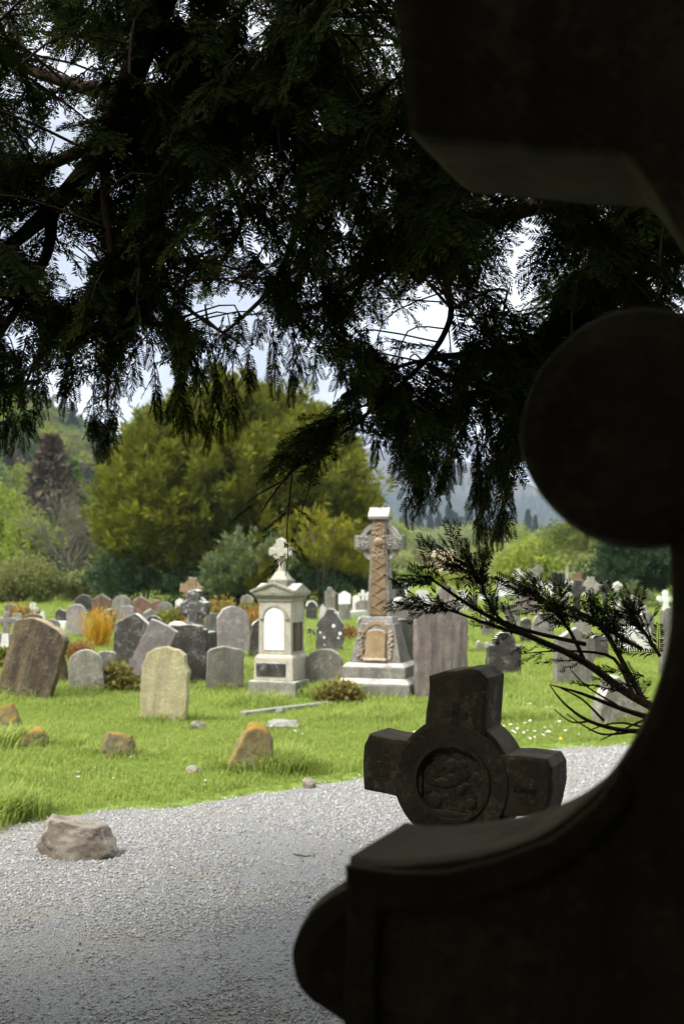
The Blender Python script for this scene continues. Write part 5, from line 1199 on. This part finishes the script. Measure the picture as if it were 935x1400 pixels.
def pebble_mat(name, c1, c2):
    m, t, b = new_mat(name); n = N(t); co = n('ShaderNodeTexCoord').outputs['Object']
    rr = n('ShaderNodeAttribute', attribute_name='tint').outputs['Fac']
    t.links.new(n.mix(n.ramp(n.noise(co, 60, 3), .3, .7), c1, c2), b.inputs['Base Color']); return m
PEB = []
for i, (c1, c2) in enumerate([((.42, .418, .415), (.49, .488, .48)), ((.34, .339, .338), (.41, .409, .406)), ((.38, .385, .395), (.46, .462, .465)), ((.21, .21, .212), (.27, .27, .272)), ((.33, .295, .245), (.42, .39, .34))]):
    bm = bmesh.new(); bmesh.ops.create_icosphere(bm, subdivisions=1, radius=.008); q = np.random.default_rng(500 + i)
    for v in bm.verts: v.co *= q.uniform(.65, 1.3); v.co.z *= .6; v.co.x *= 1.25
    for f in list(bm.faces): pass
    me = bm_mesh('pebble', bm); me.materials.append(pebble_mat('gravel_stone', c1, c2)); PEB.append(me)
PT3, RO3, SC3, ID3 = [], [], [], []
def gravel(y0, y1, dens, s):
    n = int((y1 * y1 - y0 * y0) / 2 * .82 * dens)
    for _ in range(n):
        y = math.sqrt(r.uniform(y0 * y0, y1 * y1)); x = r.uniform(-.43, .39) * y
        if y > edge_y(x) - .02 + .1 * r.normal(): continue
        bare = noise.fractal(Vector((x * 1.3, y * .9, 8)), 1, 2, 4)
        if bare > .2 and r.uniform() < .8: continue
        PT3.append((x, y, .006 + .003)); RO3.append((r.uniform(-.6, .6), r.uniform(-.6, .6), r.uniform(0, 6.28))); SC3.append(s * r.uniform(.45, 1.35) ** 1.2); ID3.append(int(r.choice(5, p=[.36, .26, .2, .1, .08])))
gravel(3.6, 6.0, 4600, .6); gravel(6.0, 8.5, 2300, .72); gravel(8.5, 12.5, 1000, .9)
print('pebbles', len(PT3))
tag(scatter('gravel', PT3, RO3, SC3, ID3, PEB), 'loose grey gravel strewn over the path', 'gravel')
# daisies
bm = bmesh.new()
for k_ in range(8):
    a = k_ * math.pi / 4; v = [bm.verts.new(p) for p in ((0, 0, .05), (.011 * math.cos(a - .3), .011 * math.sin(a - .3), .053), (.014 * math.cos(a), .014 * math.sin(a), .052), (.011 * math.cos(a + .3), .011 * math.sin(a + .3), .053))]; bm.faces.new(v)
me = bm_mesh('daisy', bm); m, t, b = new_mat('daisy_white'); b.inputs['Base Color'].default_value = (.8, .8, .78, 1); me.materials.append(m)
bm = bmesh.new(); bmesh.ops.create_icosphere(bm, subdivisions=1, radius=.018, matrix=Matrix.Translation((0, 0, .07)) @ Matrix.Diagonal((1, 1, .45, 1)))
me2 = bm_mesh('dandelion', bm); m, t, b = new_mat('dandelion_yellow'); b.inputs['Base Color'].default_value = (.75, .55, .02, 1); me2.materials.append(m)
D3 = []
for px_, py_, n_ in ((665, 1000, 45), (740, 1005, 40), (720, 975, 10), (100, 1055, 8), (270, 1080, 4), (430, 1010, 5)):
    c = G(px_, py_)
    for _ in range(n_): D3.append((c.x + r.normal() * .25, c.y + r.normal() * .4))
D3 = [(x, y, H(x, y)) for x, y in D3 if y > edge_y(x) + .1]
tag(scatter('daisies', D3, [(r.normal() * .3, r.normal() * .3, r.uniform(0, 6)) for _ in D3], r.uniform(.7, 1.3, len(D3)), [0 if r.uniform() < .98 else 1 for _ in D3], [me, me2]), 'small white daisies dotted in the grass', 'daisies')

# ------------------------------------------------------------------ low plants among the graves
M['bracken'] = leaf_mat('rust_brown_bracken', (0.16, 0.07, 0.03), (0.36, 0.19, 0.06), .25, 3)
M['broom'] = leaf_mat('golden_orange_stems', (0.42, 0.22, 0.02), (0.62, 0.40, 0.05), .3, 3)
M['bramble'] = leaf_mat('bramble_leaves', (0.10, 0.15, 0.025), (0.27, 0.24, 0.04), .3, 2)
M['rust'] = leaf_mat('rusty_bramble_leaves', (0.22, 0.11, 0.03), (0.42, 0.22, 0.05), .3, 2)
M['mossbush'] = leaf_mat('tawny_grass', (0.13, 0.14, 0.03), (0.26, 0.2, 0.06), .3, 4)
def plant(name, label, px, base, wpx, hpx, mat, mode, n, seed, Y=None, cat='plant', mat2=None, dx=0.):
    Y = Y or depth(base); x = (px - CX) / F * Y; k = Y / F; w_, h_ = wpx * k / 2, hpx * k; r = np.random.default_rng(seed)
    o = empty(name, (x, Y, H(x, Y))); tag(o, label, cat)
    if mode == 'spiky':
        B = np.stack([r.normal(size=n) * w_ * .35, r.normal(size=n) * w_ * .3, np.zeros(n) - .02], 1); A = np.stack([r.normal(size=n) * .28 + dx, r.normal(size=n) * .28, np.ones(n)], 1)
        V, Fc, T = leaves(B, A, h_ * .85, .03, r.uniform(0, 1, n), r); link('stems', mesh_np('stems', V, Fc, T), M[mat], o)
        V, Fc, T = plumes(B, A, np.full(n, h_), w_ * .18, 6, .07, .016, r); link('foliage', mesh_np('foliage', V, Fc, T), M[mat], o)
    else:
        c = np.stack([r.uniform(-1, 1, n) * w_, r.uniform(-1, 1, n) * w_ * .35, np.zeros(n)], 1); c[:, 2] = h_ * .75 * (1 - (c[:, 0] / w_ / 1.1) ** 2) * r.uniform(.25, 1, n)
        q = n // 2 if mat2 else n
        V, Fc, T = blobs(c[:q], r.uniform(.12, .22, q) * (h_ / .5) ** .5, 70, .085, .05, r); link('foliage', mesh_np('foliage', V, Fc, T), M[mat], o)
        if mat2: V, Fc, T = blobs(c[q:], r.uniform(.12, .22, n - q) * (h_ / .5) ** .5, 60, .085, .05, r); link('foliage', mesh_np('foliage', V, Fc, T), M[mat2], o)
        mb = MB()
        for i in range(8): mb.tube([(r.normal() * w_ * .4, 0, -.05), (r.normal() * w_ * .5, r.normal() * .1, h_ * .5), (r.normal() * w_ * .6, r.normal() * .2, h_ * .9)], [.01, .007, .003], 4)
        link('stem', mb.mesh('stem'), M['bark2'], o)
    return o
plant('golden_shrub', 'upright golden orange shrub before the back row of headstones', 136, 885, 44, 56, 'broom', 'spiky', 150, 81, Y=24)
plant('dead_bracken', 'heap of rusty brown dead bracken behind the short pale stone', 118, 905, 50, 34, 'bracken', 'spiky', 150, 82, Y=20.5, dx=-.5)
plant('mossy_tuft', 'tawny mossy tuft of grass right of the short pale stone', 160, 946, 44, 36, 'mossbush', 'heap', 22, 83)
plant('bramble_bank', 'bank of green and orange bramble behind the tall rounded stone', 318, 880, 150, 58, 'bramble', 'heap', 110, 84, Y=27.5, mat2='rust')
plant('bramble_bank', 'green bramble bank between the broken cross and the back row', 245, 872, 80, 38, 'bramble', 'heap', 50, 85, Y=29.5)
plant('bramble', 'brown bramble heap behind the pink tapered cross', 30, 872, 46, 34, 'rust', 'heap', 26, 86, Y=31, mat2='bramble')
plant('dead_bracken', 'small heap of dead brown fern on the grass beside the high cross', 478, 878, 24, 20, 'bracken', 'heap', 14, 87)
plant('grey_bush', 'small round grey-green bush on the grass before the far white headstones', 678, 842, 20, 19, 'sage', 'heap', 20, 88)
plant('tawny_tuft', 'tawny tuft of long grass at the foot of the lichen-speckled stone', 462, 962, 40, 26, 'mossbush', 'heap', 16, 89)
plant('bramble', 'low bramble at the picture edge below the pink cross', 6, 915, 30, 26, 'bramble', 'heap', 14, 90)

# ------------------------------------------------------------------ the air: far things fade
bm = bmesh.new(); bmesh.ops.create_cube(bm, size=1.0)
hz = link('haze', bm_mesh('haze', bm)); hz.location = (0, 1500, 140); hz.scale = (7000, 3400, 330); tag(hz, 'thin moist air that turns the mountain blue', 'haze', kind='stuff')
hm = bpy.data.materials.new('haze_air'); hm.use_nodes = True; hm.node_tree.nodes.clear()
ho = hm.node_tree.nodes.new('ShaderNodeOutputMaterial'); hv = hm.node_tree.nodes.new('ShaderNodeVolumePrincipled')
hv.inputs['Color'].default_value = (0.6, 0.76, 1.0, 1); hv.inputs['Density'].default_value = 0.0002; hv.inputs['Anisotropy'].default_value = 0.0
hm.node_tree.links.new(hv.outputs[0], ho.inputs['Volume']); hz.data.materials.append(hm)
